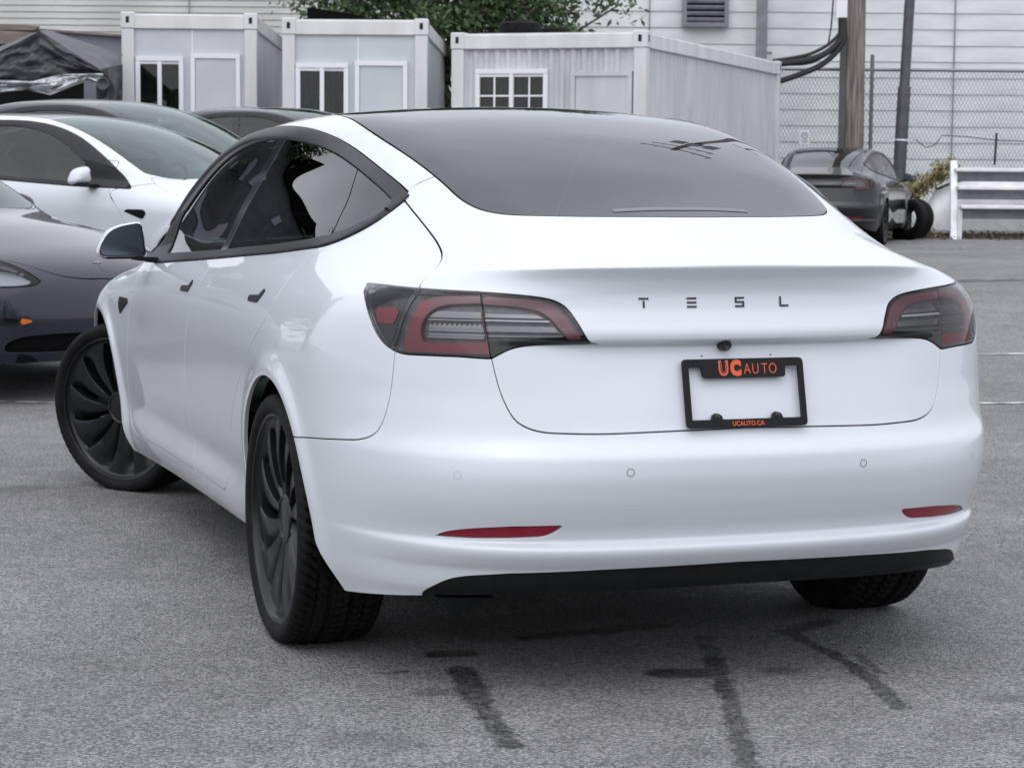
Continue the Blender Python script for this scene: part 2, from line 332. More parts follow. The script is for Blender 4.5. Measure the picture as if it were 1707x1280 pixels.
def rim(Mh, depth=.012, rr=.0014, skipx=True):
    """fold the free edges of a panel inwards"""
    V, Nn, F = Mh
    if len(F) == 0: return Mh
    E = np.concatenate([F[:, [0, 1]], F[:, [1, 2]], F[:, [2, 0]]]); O = np.concatenate([F[:, 2], F[:, 0], F[:, 1]])
    key = np.minimum(E[:, 0], E[:, 1]).astype(np.int64)*len(V)+np.maximum(E[:, 0], E[:, 1])
    u, ix, ct = np.unique(key, return_index=True, return_counts=True); b = ix[ct == 1]
    e = E[b]; o = O[b]
    if skipx:
        k = ~((np.abs(V[e[:, 0], 0]) < 1e-4) & (np.abs(V[e[:, 1], 0]) < 1e-4)); e = e[k]; o = o[k]
    d = V[e[:, 1]]-V[e[:, 0]]; ln = np.linalg.norm(d, axis=1); k = ln > 1e-7; e = e[k]; d = d[k]
    B = np.cross(d, Nn[e[:, 0]]); B /= np.linalg.norm(B, axis=1, keepdims=True)+1e-12
    acc = np.zeros_like(V); np.add.at(acc, e[:, 0], B); np.add.at(acc, e[:, 1], B)
    vs = np.unique(e); mp = -np.ones(len(V), int); mp[vs] = np.arange(len(vs))
    Bv = acc[vs]; Bv /= np.linalg.norm(Bv, axis=1, keepdims=True)+1e-12; nv = Nn[vs]
    r1 = V[vs]+Bv*rr*.6-nv*rr*.5; r2 = V[vs]+Bv*rr-nv*rr*1.6; r3 = V[vs]+Bv*rr-nv*depth
    n1 = nv+Bv; n1 /= np.linalg.norm(n1, axis=1, keepdims=True)+1e-12
    base = len(V); m = len(vs)
    VV = np.concatenate([V, r1, r2, r3]); NN = np.concatenate([Nn, n1, Bv, Bv])
    q = []
    i0, i1 = e[:, 0], e[:, 1]; a0, a1 = mp[i0], mp[i1]
    def quad(p0, p1, p2, p3):
        q.append(np.stack([p0, p1, p2], 1)); q.append(np.stack([p0, p2, p3], 1))
    quad(i1, i0, base+a0, base+a1); quad(base+a1, base+a0, base+m+a0, base+m+a1); quad(base+m+a1, base+m+a0, base+2*m+a0, base+2*m+a1)
    return VV, NN, np.concatenate([F]+q)
def subdiv(Mh, k=1):
    for _ in range(k):
        V, Nn, F = Mh; nv = len(V); E = np.concatenate([F[:, [0, 1]], F[:, [1, 2]], F[:, [2, 0]]]); key = np.minimum(E[:, 0], E[:, 1]).astype(np.int64)*nv+np.maximum(E[:, 0], E[:, 1])
        uq, inv = np.unique(key, return_inverse=True); a, b = uq//nv, uq % nv; P = (V[a]+V[b])/2; Q = Nn[a]+Nn[b]; Q /= np.linalg.norm(Q, axis=1, keepdims=True)+1e-12
        # follow the curvature of the surface: lift the midpoint by the normals' difference
        P = P+((Nn[a]-Nn[b])*(V[a]-V[b])).sum(1, keepdims=True)*Q/8
        m = inv.reshape(-1)+nv; n = len(F); ab, bc, ca = m[:n], m[n:2*n], m[2*n:]
        F = np.concatenate([np.stack(t, 1) for t in ((F[:, 0], ab, ca), (ab, F[:, 1], bc), (ca, bc, F[:, 2]), (ab, bc, ca))]); Mh = (np.concatenate([V, P]), np.concatenate([Nn, Q]), F)
    return Mh
def mirror(Mh):
    V, Nn, F = Mh; V = V.copy(); Nn = Nn.copy(); V[:, 0] *= -1; Nn[:, 0] *= -1
    return V, Nn, F[:, ::-1]
def joinm(*ms):
    o = 0; Vs = []; Ns = []; Fs = []
    for V, Nn, F in ms:
        Vs.append(V); Ns.append(Nn); Fs.append(F+o); o += len(V)
    return np.concatenate(Vs), np.concatenate(Ns), np.concatenate(Fs)
def offset(Mh, h):
    V, Nn, F = Mh; return V+Nn*(h[:, None] if isinstance(h, np.ndarray) else h), Nn, F
def mk(name, Mh, m, parent=None, loc=None):
    V, Nn, F = Mh
    me = bpy.data.meshes.new(name)
    me.vertices.add(len(V)); me.vertices.foreach_set('co', np.ascontiguousarray(V, np.float32).ravel())
    me.loops.add(len(F)*3); me.loops.foreach_set('vertex_index', np.ascontiguousarray(F, np.int32).ravel())
    me.polygons.add(len(F)); me.polygons.foreach_set('loop_start', np.arange(0, len(F)*3, 3, dtype=np.int32))
    try: me.polygons.foreach_set('loop_total', np.full(len(F), 3, np.int32))
    except Exception: pass
    me.update(calc_edges=True)
    if Nn is not None:
        me.polygons.foreach_set('use_smooth', np.ones(len(F), bool))
        me.normals_split_custom_set_from_vertices([tuple(n) for n in Nn])
    me.validate()
    o = bpy.data.objects.new(name, me); COL.objects.link(o)
    me.materials.append(m)
    if parent: o.parent = parent
    if loc is not None: o.location = loc
    return o
def rpath(pts, n=5):
    """closed outline from (a, b, corner radius) points"""
    out = []; k = len(pts)
    P = [np.array(p[:2], float) for p in pts]
    for i in range(k):
        r = pts[i][2] if len(pts[i]) > 2 else 0
        a, p, b = P[i-1], P[i], P[(i+1) % k]
        if r <= 0: out.append(p); continue
        la = np.linalg.norm(a-p); lb = np.linalg.norm(b-p); ra = min(r, la*.49); rb = min(r, lb*.49)
        s = p+(a-p)/la*ra; e = p+(b-p)/lb*rb
        for t in np.linspace(0, 1, n): out.append((1-t)**2*s+2*t*(1-t)*p+t*t*e)
    return np.array(out)
def sdp(Q, poly, margin=.12):
    """signed distance to a closed polygon, negative inside"""
    lo = poly.min(0)-margin; hi = poly.max(0)+margin
    k = ((Q > lo) & (Q < hi)).all(1); r = np.full(len(Q), margin); q = Q[k]
    if not len(q): return r
    a = poly; b = np.roll(poly, -1, 0); best = np.full(len(q), 1e9); ins = np.zeros(len(q), bool)
    for p0, p1 in zip(a, b):
        d = p1-p0; L2 = d@d
        if L2 < 1e-14: continue
        v = q-p0; t = np.clip((v@d)/L2, 0, 1); w = v-t[:, None]*d; best = np.minimum(best, (w*w).sum(1))
        c = (p0[1] > q[:, 1]) != (p1[1] > q[:, 1])
        xi = p0[0]+(q[:, 1]-p0[1])/(d[1] if abs(d[1]) > 1e-12 else 1e-12)*d[0]
        ins ^= c & (q[:, 0] < xi)
    best = np.sqrt(best); r[k] = np.where(ins, -best, best)
    return r
def s_of(P, proj, poly):
    """proj: 'side' (y,z), 'top' (x,y), 'tail' (x+y,z), 'nose' (x-y,z)"""
    x, y, z = np.abs(P[:, 0]), P[:, 1], P[:, 2]
    q = {'side': (y, z), 'top': (x, y), 'tail': (x+y, z), 'nose': (x-y, z)}[proj]
    return sdp(np.stack(q, 1), poly)
# ---------------------------------------------------------------- panel outlines measured on the body (metres)
DLO = rpath([(2.32, .912, .02), (1.89, .924, .1), (1.05, .973, .2), (.276, 1.021, .15), (-.062, 1.049, .05), (-.140, 1.073, .03), (-.185, 1.112, .03), (-.188, 1.184, .004), (-.085, 1.216, .06), (.07, 1.256, .1), (.293, 1.303, .1), (.517, 1.341, .1), (.745, 1.369, .12), (1.0, 1.381, .15), (1.28, 1.376, .15), (1.475, 1.352, .1), (1.63, 1.316, .1), (1.80, 1.255, .1), (1.98, 1.155, .1), (2.16, 1.040, .1)])
GLS = rpath([(1.885, .955, .02), (1.093, .993, .2), (.31, 1.040, .15), (.044, 1.062, .06), (-.10, 1.096, .03), (-.152, 1.132, .02), (-.150, 1.168, .012), (-.014, 1.207, .06), (.171, 1.250, .1), (.431, 1.296, .1), (.653, 1.323, .1), (.928, 1.342, .15), (1.222, 1.341, .15), (1.438, 1.310, .1), (1.60, 1.255, .1), (1.74, 1.185, .08), (1.90, 1.08, .02)])
RGL = rpath([(-.23, -.603), (0, -.6415, .22), (.23, -.603, .1), (.405, -.525, .08), (.475, -.455, .05), (.506, -.36, .06), (.522, -.17, .1), (.545, .05, .1), (.553, .25, .15), (.550, .47, .15), (.532, .84, .004), (.25, .862, .1), (0, .868), (-.2, .868)])
RFG = rpath([(-.2, .884), (0, .884), (.25, .878, .1), (.528, .856, .004), (.528, 1.15, .1), (.545, 1.40, .01), (.28, 1.435, .1), (0, 1.445), (-.2, 1.445)])
WSC = rpath([(-.2, 1.462), (0, 1.462), (.28, 1.452, .1), (.550, 1.418, .006), (.60, 1.66, .1), (.648, 1.90, .1), (.692, 2.14, .1), (.715, 2.33, .03), (.60, 2.475, .1), (.35, 2.565, .1), (0, 2.595), (-.2, 2.595)])
LAMP = rpath([(-.56, .851), (-.44, .850, .05), (-.366, .849, .05), (-.312, .842, .03), (-.254, .8165, .004), (-.148, .820), (-.012, .820, .03), (.062, .820, .03), (.125, .836, .04), (.170, .866, .04), (.205, .905, .05), (.250, .950, .04), (.298, .9765, .003), (.172, .976), (.045, .973), (-.191, .969, .05), (-.303, .965, .05), (-.405, .957, .05), (-.452, .943, .03), (-.488, .915, .03), (-.522, .883, .02), (-.545, .8505)])
TRK = rpath([(-3, .654), (-.97, .654), (-.588, .646, .05), (-.417, .650, .05), (-.350, .670, .04), (-.318, .700, .04), (-.285, .745, .04), (-.256, .815), (-.221, .911), (-.195, .969, .001), (.038, .973, .008), (.030, .990, .01), (.029, 1.014, .02), (.058, 1.040, .03), (.132, 1.072, .04), (.288, 1.127, .04), (.436, 1.176, .012), (.424, 1.209, .02), (.341, 1.236), (.05, 1.5), (-3, 1.5)])
BMP = rpath([(-3, 0), (1.4, 0), (1.4, .570), (.657, .578), (.419, .597, .1), (.215, .611, .04), (.140, .630, .06), (.104, .690, .05), (.090, .760, .05), (.082, .88), (-.20, .90), (-3, .90)])
DOORR = rpath([(-.075, 1.15), (-.075, 1.045, .01), (.0, 1.002, .04), (.040, .955, .04), (.055, .895, .04), (.112, .838, .06), (.225, .782, .08), (.405, .663, .1), (.545, .548, .1), (.665, .435, .08), (.735, .340, .05), (.79, .288, .05), (1.285, .286, .015), (1.300, .46, .1), (1.262, .62, .15), (1.215, .76, .1), (1.135, .855, .08), (1.08, .915, .04), (1.067, .975), (1.067, 1.15)])
DOORF = rpath([(1.067, 1.15), (1.067, .975), (1.08, .915, .04), (1.135, .855, .08), (1.215, .76, .1), (1.262, .62, .15), (1.300, .46, .1), (1.285, .286, .015), (2.33, .282, .05), (2.385, .35, .05), (2.372, .46, .1), (2.322, .58, .1), (2.275, .735, .1), (2.21, .815, .1), (2.14, .885, .04), (2.14, 1.10)])
FND = rpath([(2.30, 0), (2.36, .282, .03), (2.385, .35, .05), (2.372, .46, .1), (2.322, .58, .1), (2.275, .735, .1), (2.21, .815, .1), (2.15, .888, .03), (2.20, .915, .03), (2.46, .955), (3.0, 1.2), (3.33, 1.2), (3.27, .6), (3.27, 0)])
HOOD = rpath([(-.2, 2.605), (0, 2.605), (.35, 2.575, .1), (.605, 2.485, .1), (.72, 2.37, .03), (.79, 2.55, .1), (.808, 2.85, .15), (.775, 3.12, .15), (.68, 3.32, .1), (.50, 3.45, .05), (.43, 3.53, .05), (.33, 3.602, .06), (.18, 3.635, .05), (0, 3.645), (-.2, 3.645)])
HLT = rpath([(-3.155, .618, .01), (-3.04, .600, .04), (-2.85, .598, .08), (-2.62, .600, .08), (-2.44, .645, .08), (-2.14, .80, .01), (-2.33, .787, .08), (-2.75, .745, .08), (-2.93, .712, .05), (-3.06, .668, .05)])
DIF = rpath([(-3, -.1), (.02, -.1), (.01, .25, .02), (-.045, .272, .03), (-.105, .294, .05), (-.165, .306, .05), (-.32, .317), (-.579, .324), (-.97, .330), (-3, .330)])
REFL = rpath([(-.072, .398, .002), (-.118, .412, .02), (-.205, .423, .04), (-.342, .4315), (-.495, .4345, .003), (-.472, .419, .02), (-.433, .4045, .02), (-.335, .401), (-.2, .3985)])
INTK = rpath([(-4.2, .250), (-3.1, .255), (-2.86, .262, .03), (-2.88, .315, .03), (-3.0, .342, .05), (-3.2, .352, .05), (-4.2, .354)])
SIG = rpath([(2.545, .765, .01), (2.445, .795, .01), (2.29, .790, .008), (2.46, .712, .015), (2.52, .735, .01)])
G = .0027
def build_half(B, res):
    P = B.grid(res); Nn = B.grad(P); nu, nv = P.shape[:2]
    P[..., 0] = np.where(P[..., 0] < 1e-6, 0, P[..., 0])
    i = np.arange(nu-1)[:, None]*nv+np.arange(nv-1)[None]
    F = np.concatenate([np.stack([i, i+nv, i+nv+1], -1).reshape(-1, 3), np.stack([i, i+nv+1, i+1], -1).reshape(-1, 3)])
    V = P.reshape(-1, 3); Nn = Nn.reshape(-1, 3)
    Nn[V[:, 0] < 1e-5, 0] = 0; Nn /= np.linalg.norm(Nn, axis=1, keepdims=True)+1e-12
    a = np.linalg.norm(np.cross(V[F[:, 1]]-V[F[:, 0]], V[F[:, 2]]-V[F[:, 0]]), axis=1); F = F[a > 1e-9]
    return V, Nn, F
AR = .374
def f_arch(V):
    y, z = V[:, 1], V[:, 2]; dn = np.maximum(.335-z, 0)
    r0 = np.where(z > .335, AR-np.hypot(y, z-.335), np.where(y > 0, AR, AR+.60*dn)-np.abs(y)); r1 = np.where(z > .335, AR-np.hypot(y-2.875, z-.335), np.where(y > 2.875, AR+.35*dn, AR+.2*dn)-np.abs(y-2.875))
    return np.where(V[:, 0] > .45, np.maximum(r0, r1), -1)
def f_low(V):
    zb = np.interp(V[:, 1]+V[:, 0]*.0, [-1.1, -.9, -.75, -.5, -.3, .37, 2.5, 3.3, 3.8], [.272, .270, .248, .222, .205, .222, .200, .21, .20])
    zb = np.where(V[:, 1] < -.3, np.interp(V[:, 0]+V[:, 1], [-1, -.3, -.02, .38], [.272, .262, .247, .214]), zb)
    return zb-V[:, 2]
def car_panels(B, res):
    """returns {name: half mesh} of all outer panels for the right half"""
    base = clip(clip(build_half(B, res), f_arch), f_low)
    sc_ = {}
    def S(M_, key):
        V = M_[0]
        if key == 'dlo': r = s_of(V, 'side', DLO)
        elif key == 'rgl': r = np.where(V[:, 2] > .9, s_of(V, 'top', RGL), .1)
        elif key == 'rfg': r = np.where(V[:, 2] > .9, s_of(V, 'top', RFG), .1)
        elif key == 'wsc': r = np.where(V[:, 2] > .9, s_of(V, 'top', WSC), .1)
        elif key == 'lamp': r = np.maximum(s_of(V, 'tail', LAMP), V[:, 1]+.3)
        elif key == 'trk': r = np.maximum(s_of(V, 'tail', TRK), V[:, 1]+.12)
        elif key == 'bmp': r = np.maximum(s_of(V, 'tail', BMP), V[:, 1]+.1)
        elif key == 'dr': r = s_of(V, 'side', DOORR)
        elif key == 'df': r = s_of(V, 'side', DOORF)
        elif key == 'fnd': r = s_of(V, 'side', FND)
        elif key == 'hood': r = np.where(V[:, 2] > .55, s_of(V, 'top', HOOD), .1)
        elif key == 'hlt': r = np.maximum(s_of(V, 'nose', HLT), 2.6-V[:, 1])
        elif key == 'fb': r = 3.27-V[:, 1]
        return r
    def cut(M_, inc=(), exc=(), g=G):
        for k in inc: M_ = clip(M_, S(M_, k)+g)
        for k in exc: M_ = clip(M_, -S(M_, k)+g)
        return M_
    top = ('rgl', 'rfg', 'wsc')
    P = {}
    tailM = clip(base, lambda V: V[:, 1]+.05); noseM = clip(base, lambda V: 2.0-V[:, 1])
    sideM = clip(clip(base, lambda V: V[:, 1]-2.7), lambda V: -.35-V[:, 1])
    P['dlo'] = cut(sideM, ('dlo',)); P['rear_glass'] = cut(clip(base, lambda V: V[:, 1]-1.0), ('rgl',)); P['roof_glass'] = cut(sideM, ('rfg',)); P['windscreen'] = cut(clip(base, lambda V: 1.3-V[:, 1]), ('wsc',))
    P['lamp'] = cut(tailM, ('lamp',)); P['trunk_lid'] = cut(tailM, ('trk',), ('lamp', 'rgl')); P['rear_bumper'] = cut(tailM, ('bmp',), ('lamp', 'trk'))
    P['rear_door'] = cut(sideM, ('dr',), ('dlo',)); P['front_door'] = cut(sideM, ('df',), ('dlo',))
    P['bonnet'] = cut(noseM, ('hood',), ('wsc', 'hlt')); P['headlight'] = cut(noseM, ('hlt',))
    P['fender'] = cut(noseM, ('fnd',), ('hood', 'hlt', 'dlo', 'wsc')); P['front_bumper'] = cut(noseM, ('fb',), ('hood', 'hlt'))
    rest = cut(base, (), ('dlo',)+top+('lamp', 'trk', 'bmp', 'dr', 'df', 'fnd', 'hood', 'hlt', 'fb'))
    P['body_side'] = rest
    P['shell'] = cut(offset(base, -.016), (), ('dlo',)+top+('lamp',), 0.012)
    P['base'] = base
    return P

# ================================================================ simple mesh helpers
class MB:
    """collects pieces into one mesh"""
    def __init__(s): s.v = []; s.f = []
    def add(s, V, F):
        o = len(s.v); s.v += [tuple(map(float, p)) for p in V]; s.f += [tuple(int(i)+o for i in f) for f in F]; return s
    def box(s, c, d, rz=0, rx=0, ry=0, bev=0):
        x, y, z = d[0]/2, d[1]/2, d[2]/2
        if bev:
            b = min(bev, x*.9, y*.9, z*.9); V = []; 
            for sx in (-1, 1):
                for sy in (-1, 1):
                    for sz in (-1, 1):
                        V += [(sx*(x-b), sy*(y-b), sz*z), (sx*(x-b), sy*y, sz*(z-b)), (sx*x, sy*(y-b), sz*(z-b))]
            import bmesh
            bm = bmesh.new(); [bm.verts.new(p) for p in V]; bmesh.ops.convex_hull(bm, input=bm.verts); bm.verts.index_update()
            V = [tuple(v.co) for v in bm.verts]; F = [[v.index for v in f.verts] for f in bm.faces]; bm.free()
        else:
            V = [(sx*x, sy*y, sz*z) for sx in (-1, 1) for sy in (-1, 1) for sz in (-1, 1)]
            F = [(0, 1, 3, 2), (4, 6, 7, 5), (0, 4, 5, 1), (2, 3, 7, 6), (0, 2, 6, 4), (1, 5, 7, 3)]
        Rm = Matrix.Rotation(rz, 3, 'Z') @ Matrix.Rotation(ry, 3, 'Y') @ Matrix.Rotation(rx, 3, 'X')
        V = [tuple(Rm @ Vector(p)+Vector(c)) for p in V]
        return s.add(V, F)
    def hexa(s, P):
        """box from 8 corners: bottom 4 then top 4"""
        return s.add(P, [(0, 3, 2, 1), (4, 5, 6, 7), (0, 1, 5, 4), (1, 2, 6, 5), (2, 3, 7, 6), (3, 0, 4, 7)])
    def tube(s, pts, r, n=8, cap=True):
        pts = [Vector(p) for p in pts]; k = len(pts); rs = r if hasattr(r, '__len__') else [r]*k
        V = []; up = None
        for i, p in enumerate(pts):
            d = (pts[min(i+1, k-1)]-pts[max(i-1, 0)]).normalized()
            if up is None: up = Vector((0, 0, 1)) if abs(d.z) < .9 else Vector((1, 0, 0))
            a = d.cross(up).normalized(); b = a.cross(d).normalized(); up = b
            for j in range(n): t = 2*PI*j/n; V.append(p+(a*math.cos(t)+b*math.sin(t))*rs[i])
        F = [(i*n+j, i*n+(j+1) % n, (i+1)*n+(j+1) % n, (i+1)*n+j) for i in range(k-1) for j in range(n)]
        if cap: F += [tuple(range(n))[::-1], tuple((k-1)*n+j for j in range(n))]
        return s.add(V, F)
    def lathe(s, prof, n=48, axis='X', c=(0, 0, 0)):
        """prof: (along axis, radius)"""
        V = []
        for a, r in prof:
            for j in range(n):
                t = 2*PI*j/n; p = (a, r*math.cos(t), r*math.sin(t))
                if axis == 'Z': p = (p[1], p[2], p[0])
                if axis == 'Y': p = (p[2], p[0], p[1])
                V.append((p[0]+c[0], p[1]+c[1], p[2]+c[2]))
        k = len(prof); F = [(i*n+j, (i+1)*n+j, (i+1)*n+(j+1) % n, i*n+(j+1) % n) for i in range(k-1) for j in range(n)]
        return s.add(V, F)
    def build(s, name, m, parent=None, smooth=False, loc=None, ang=35):
        me = bpy.data.meshes.new(name); me.from_pydata(s.v, [], s.f); me.materials.append(m)
        o = bpy.data.objects.new(name, me); COL.objects.link(o)
        if smooth:
            me.polygons.foreach_set('use_smooth', [True]*len(me.polygons))
            try: me.set_sharp_from_angle(angle=R_(ang))
            except Exception: pass
        if parent: o.parent = parent
        if loc is not None: o.location = loc
        return o
def thing(name, label, cat, loc=(0, 0, 0), rz=0, group=None):
    o = bpy.data.objects.new(name, None); o.empty_display_size = .2; COL.objects.link(o); o.location = loc; o.rotation_euler = (0, 0, rz)
    return tag(o, label, cat, group)
def tag(o, label, cat, group=None):
    o['label'] = label; o['category'] = cat
    if group: o['group'] = group
    return o
def extrude2d(poly, h, frame, bev=0.0):
    """outline (list of 2D) to a prism; frame(a, b, c) -> world, c is height"""
    from mathutils.geometry import tessellate_polygon
    n = len(poly); tri = tessellate_polygon([[Vector((p[0], p[1], 0)) for p in poly]])
    V = [frame(p[0], p[1], h) for p in poly]+[frame(p[0], p[1], 0) for p in poly]
    F = [t for t in tri]+[tuple(i+n for i in t[::-1]) for t in tri]+[(i, i+n, (i+1) % n+n, (i+1) % n) for i in range(n)]
    return V, F
def fix_normals(o):
    import bmesh
    bm = bmesh.new(); bm.from_mesh(o.data); bmesh.ops.recalc_face_normals(bm, faces=bm.faces); bm.to_mesh(o.data); bm.free(); return o
def text_mesh(txt, size, h, bold=0.0, sx=1.0):
    cu = bpy.data.curves.new('t', 'FONT'); cu.body = txt; cu.size = size; cu.extrude = h; cu.offset = bold; cu.align_x = 'CENTER'; cu.align_y = 'CENTER'; cu.resolution_u = 3
    ob = bpy.data.objects.new('t', cu); COL.objects.link(ob); dg = bpy.context.evaluated_depsgraph_get(); me = ob.evaluated_get(dg).to_mesh()
    V = [(v.co.x*sx, v.co.y, v.co.z) for v in me.vertices]; F = [tuple(p.vertices) for p in me.polygons]; ob.evaluated_get(dg).to_mesh_clear()
    bpy.data.objects.remove(ob); bpy.data.curves.remove(cu); return V, F

# ================================================================ wheel (outboard = -X, for the left side)
def tyre_mesh(nt_, tread=True):
    prof = [(.276, .096), (.279, .108), (.288, .1155), (.30, .1195), (.313, .1185), (.323, .112), (.329, .104)]
    prof += [(.336-.006*abs(a/.098)**3, a) for a in np.linspace(.098, -.098, 31 if tread else 9)]
    prof += [(.329, -.104), (.323, -.112), (.313, -.1185), (.30, -.1205), (.285, -.1175), (.268, -.10)]
    prof = np.array(prof); r = prof[:, 0]; a = prof[:, 1]; th = np.linspace(0, 2*PI, nt_, endpoint=False)
    Rr = np.repeat(r[None], nt_, 0); A = np.repeat(a[None], nt_, 0); T = np.repeat(th[:, None], len(r), 1)
    if tread:
        u = T*36/PI
        k = np.abs(A) < .099
        lat = np.abs(((u+np.abs(A)*22+.35*np.sign(A)) % 1)-.5) > .36
        circ = (np.abs(np.abs(A)-.030) < .0055) | (np.abs(np.abs(A)-.066) < .005)
        sipe = (np.abs(((u*2.0+A*40) % 1)-.5) > .43) & (np.abs(A) < .09)
        Rr = Rr-k*(lat | circ)*.008-k*sipe*.003
        sh = (np.abs(A) >= .099) & (np.abs(A) < .115) & (Rr > .31) & lat; Rr = Rr-sh*.004
    V = np.stack([-A, Rr*np.cos(T), Rr*np.sin(T)], -1).reshape(-1, 3); m = len(r)
    F = []
    i = np.arange(nt_)[:, None]*m+np.arange(m-1)[None]; j = ((np.arange(nt_)+1) % nt_)[:, None]*m+np.arange(m-1)[None]
    F = np.stack([i, i+1, j+1, j], -1).reshape(-1, 4)
    return V, F
def blade_mesh(k, nb=12, nr=12, nw=7):
    """one turbine blade of the wheel face, swept and twisted"""
    V = []; al0 = PI*2*k/nb
    for i in range(nr+1):
        t = i/nr; r = .056+(.262-.056)*t
        face = .079+.017*math.sin(min(t*1.25, 1)*PI/2)-.004*t
        sweep = -.25*t**1.8+.05*t
        wd = .455+.02*t; 
        if t > .80: wd += (.56-wd)*((t-.80)/.20)**1.5*0.95
        for j in range(nw+1):
            q = j/nw
            dep = (.010*q+.030*max(0, (q-.64)/.36)**1.3)*(1-.75*max(0, (t-.78)/.22))*min(1, t*4+.35)
            if j == 0: q = -.0; dep = .034
            elif j == 1: q = .0; dep = 0.0022
            elif j == 2: q = .045; dep = 0.0
            al = al0+sweep+q*wd*(1.0)
            V.append((-(face-dep), -r*math.cos(al), r*math.sin(al)))
    m = nw+1
    F = [(i*m+j, i*m+j+1, (i+1)*m+j+1, (i+1)*m+j) for i in range(nr) for j in range(nw)]
    return V, F
def make_wheel(parent, x, y, left=True, steer=0, hi=True, z=.328):
    s = 1 if left else -1
    def fl(V): return [(p[0]*s, p[1], p[2]) for p in V]
    def ff(F): return [tuple(f) if left else tuple(f)[::-1] for f in F]
    mb = MB()
    for k in range(12):
        V, F = blade_mesh(k); mb.add(fl(V), ff(F))
    lip = [(-.074, .250), (-.088, .256), (-.092, .262), (-.0965, .268), (-.107, .2715), (-.1095, .2765), (-.107, .282), (-.100, .284), (-.094, .276), (-.06, .262), (.0, .245), (.09, .250), (.10, .276)]
    l2 = MB(); l2.lathe(lip, 96 if hi else 40); mb.add(fl(l2.v), ff(l2.f))
    bar = MB(); bar.lathe([(-.085, .246), (-.04, .240), (.09, .238)], 64 if hi else 32); mb.add(fl(bar.v), ff([f[::-1] for f in bar.f]))
    cap = MB(); cap.lathe([(-.05, .066), (-.078, .066), (-.083, .062), (-.084, .056), (-.080, .052), (-.082, .040), (-.083, .0005)], 48); mb.add(fl(cap.v), ff(cap.f))
    wo = mb.build('wheel', MT['rim'], parent, True, (x, y, z), 38); fix_normals(wo)
    wo.rotation_euler = (R_(RNG.uniform(0, 360)) if not hi else (R_(8) if steer else R_(20)), 0, 0)
    V, F = TYRE[hi]
    ty = MB(); ty.add(V*np.array([s, 1, 1]), F if left else F[:, ::-1]); to = ty.build('tyre', MT['rubber'], wo, True, None, 30)
    dm = MB(); dm.lathe([(-.035, .05), (-.035, .165), (-.012, .165), (-.012, .05)], 48); V = fl(dm.v); do = MB().add(V, ff(dm.f)).build('brake_disc', MT['disc'], wo, True)
    if steer: wo.rotation_mode = 'ZYX'; wo.rotation_euler = (wo.rotation_euler[0], 0, steer)
    return wo
TYRE = {True: tyre_mesh(432), False: tyre_mesh(72, False)}

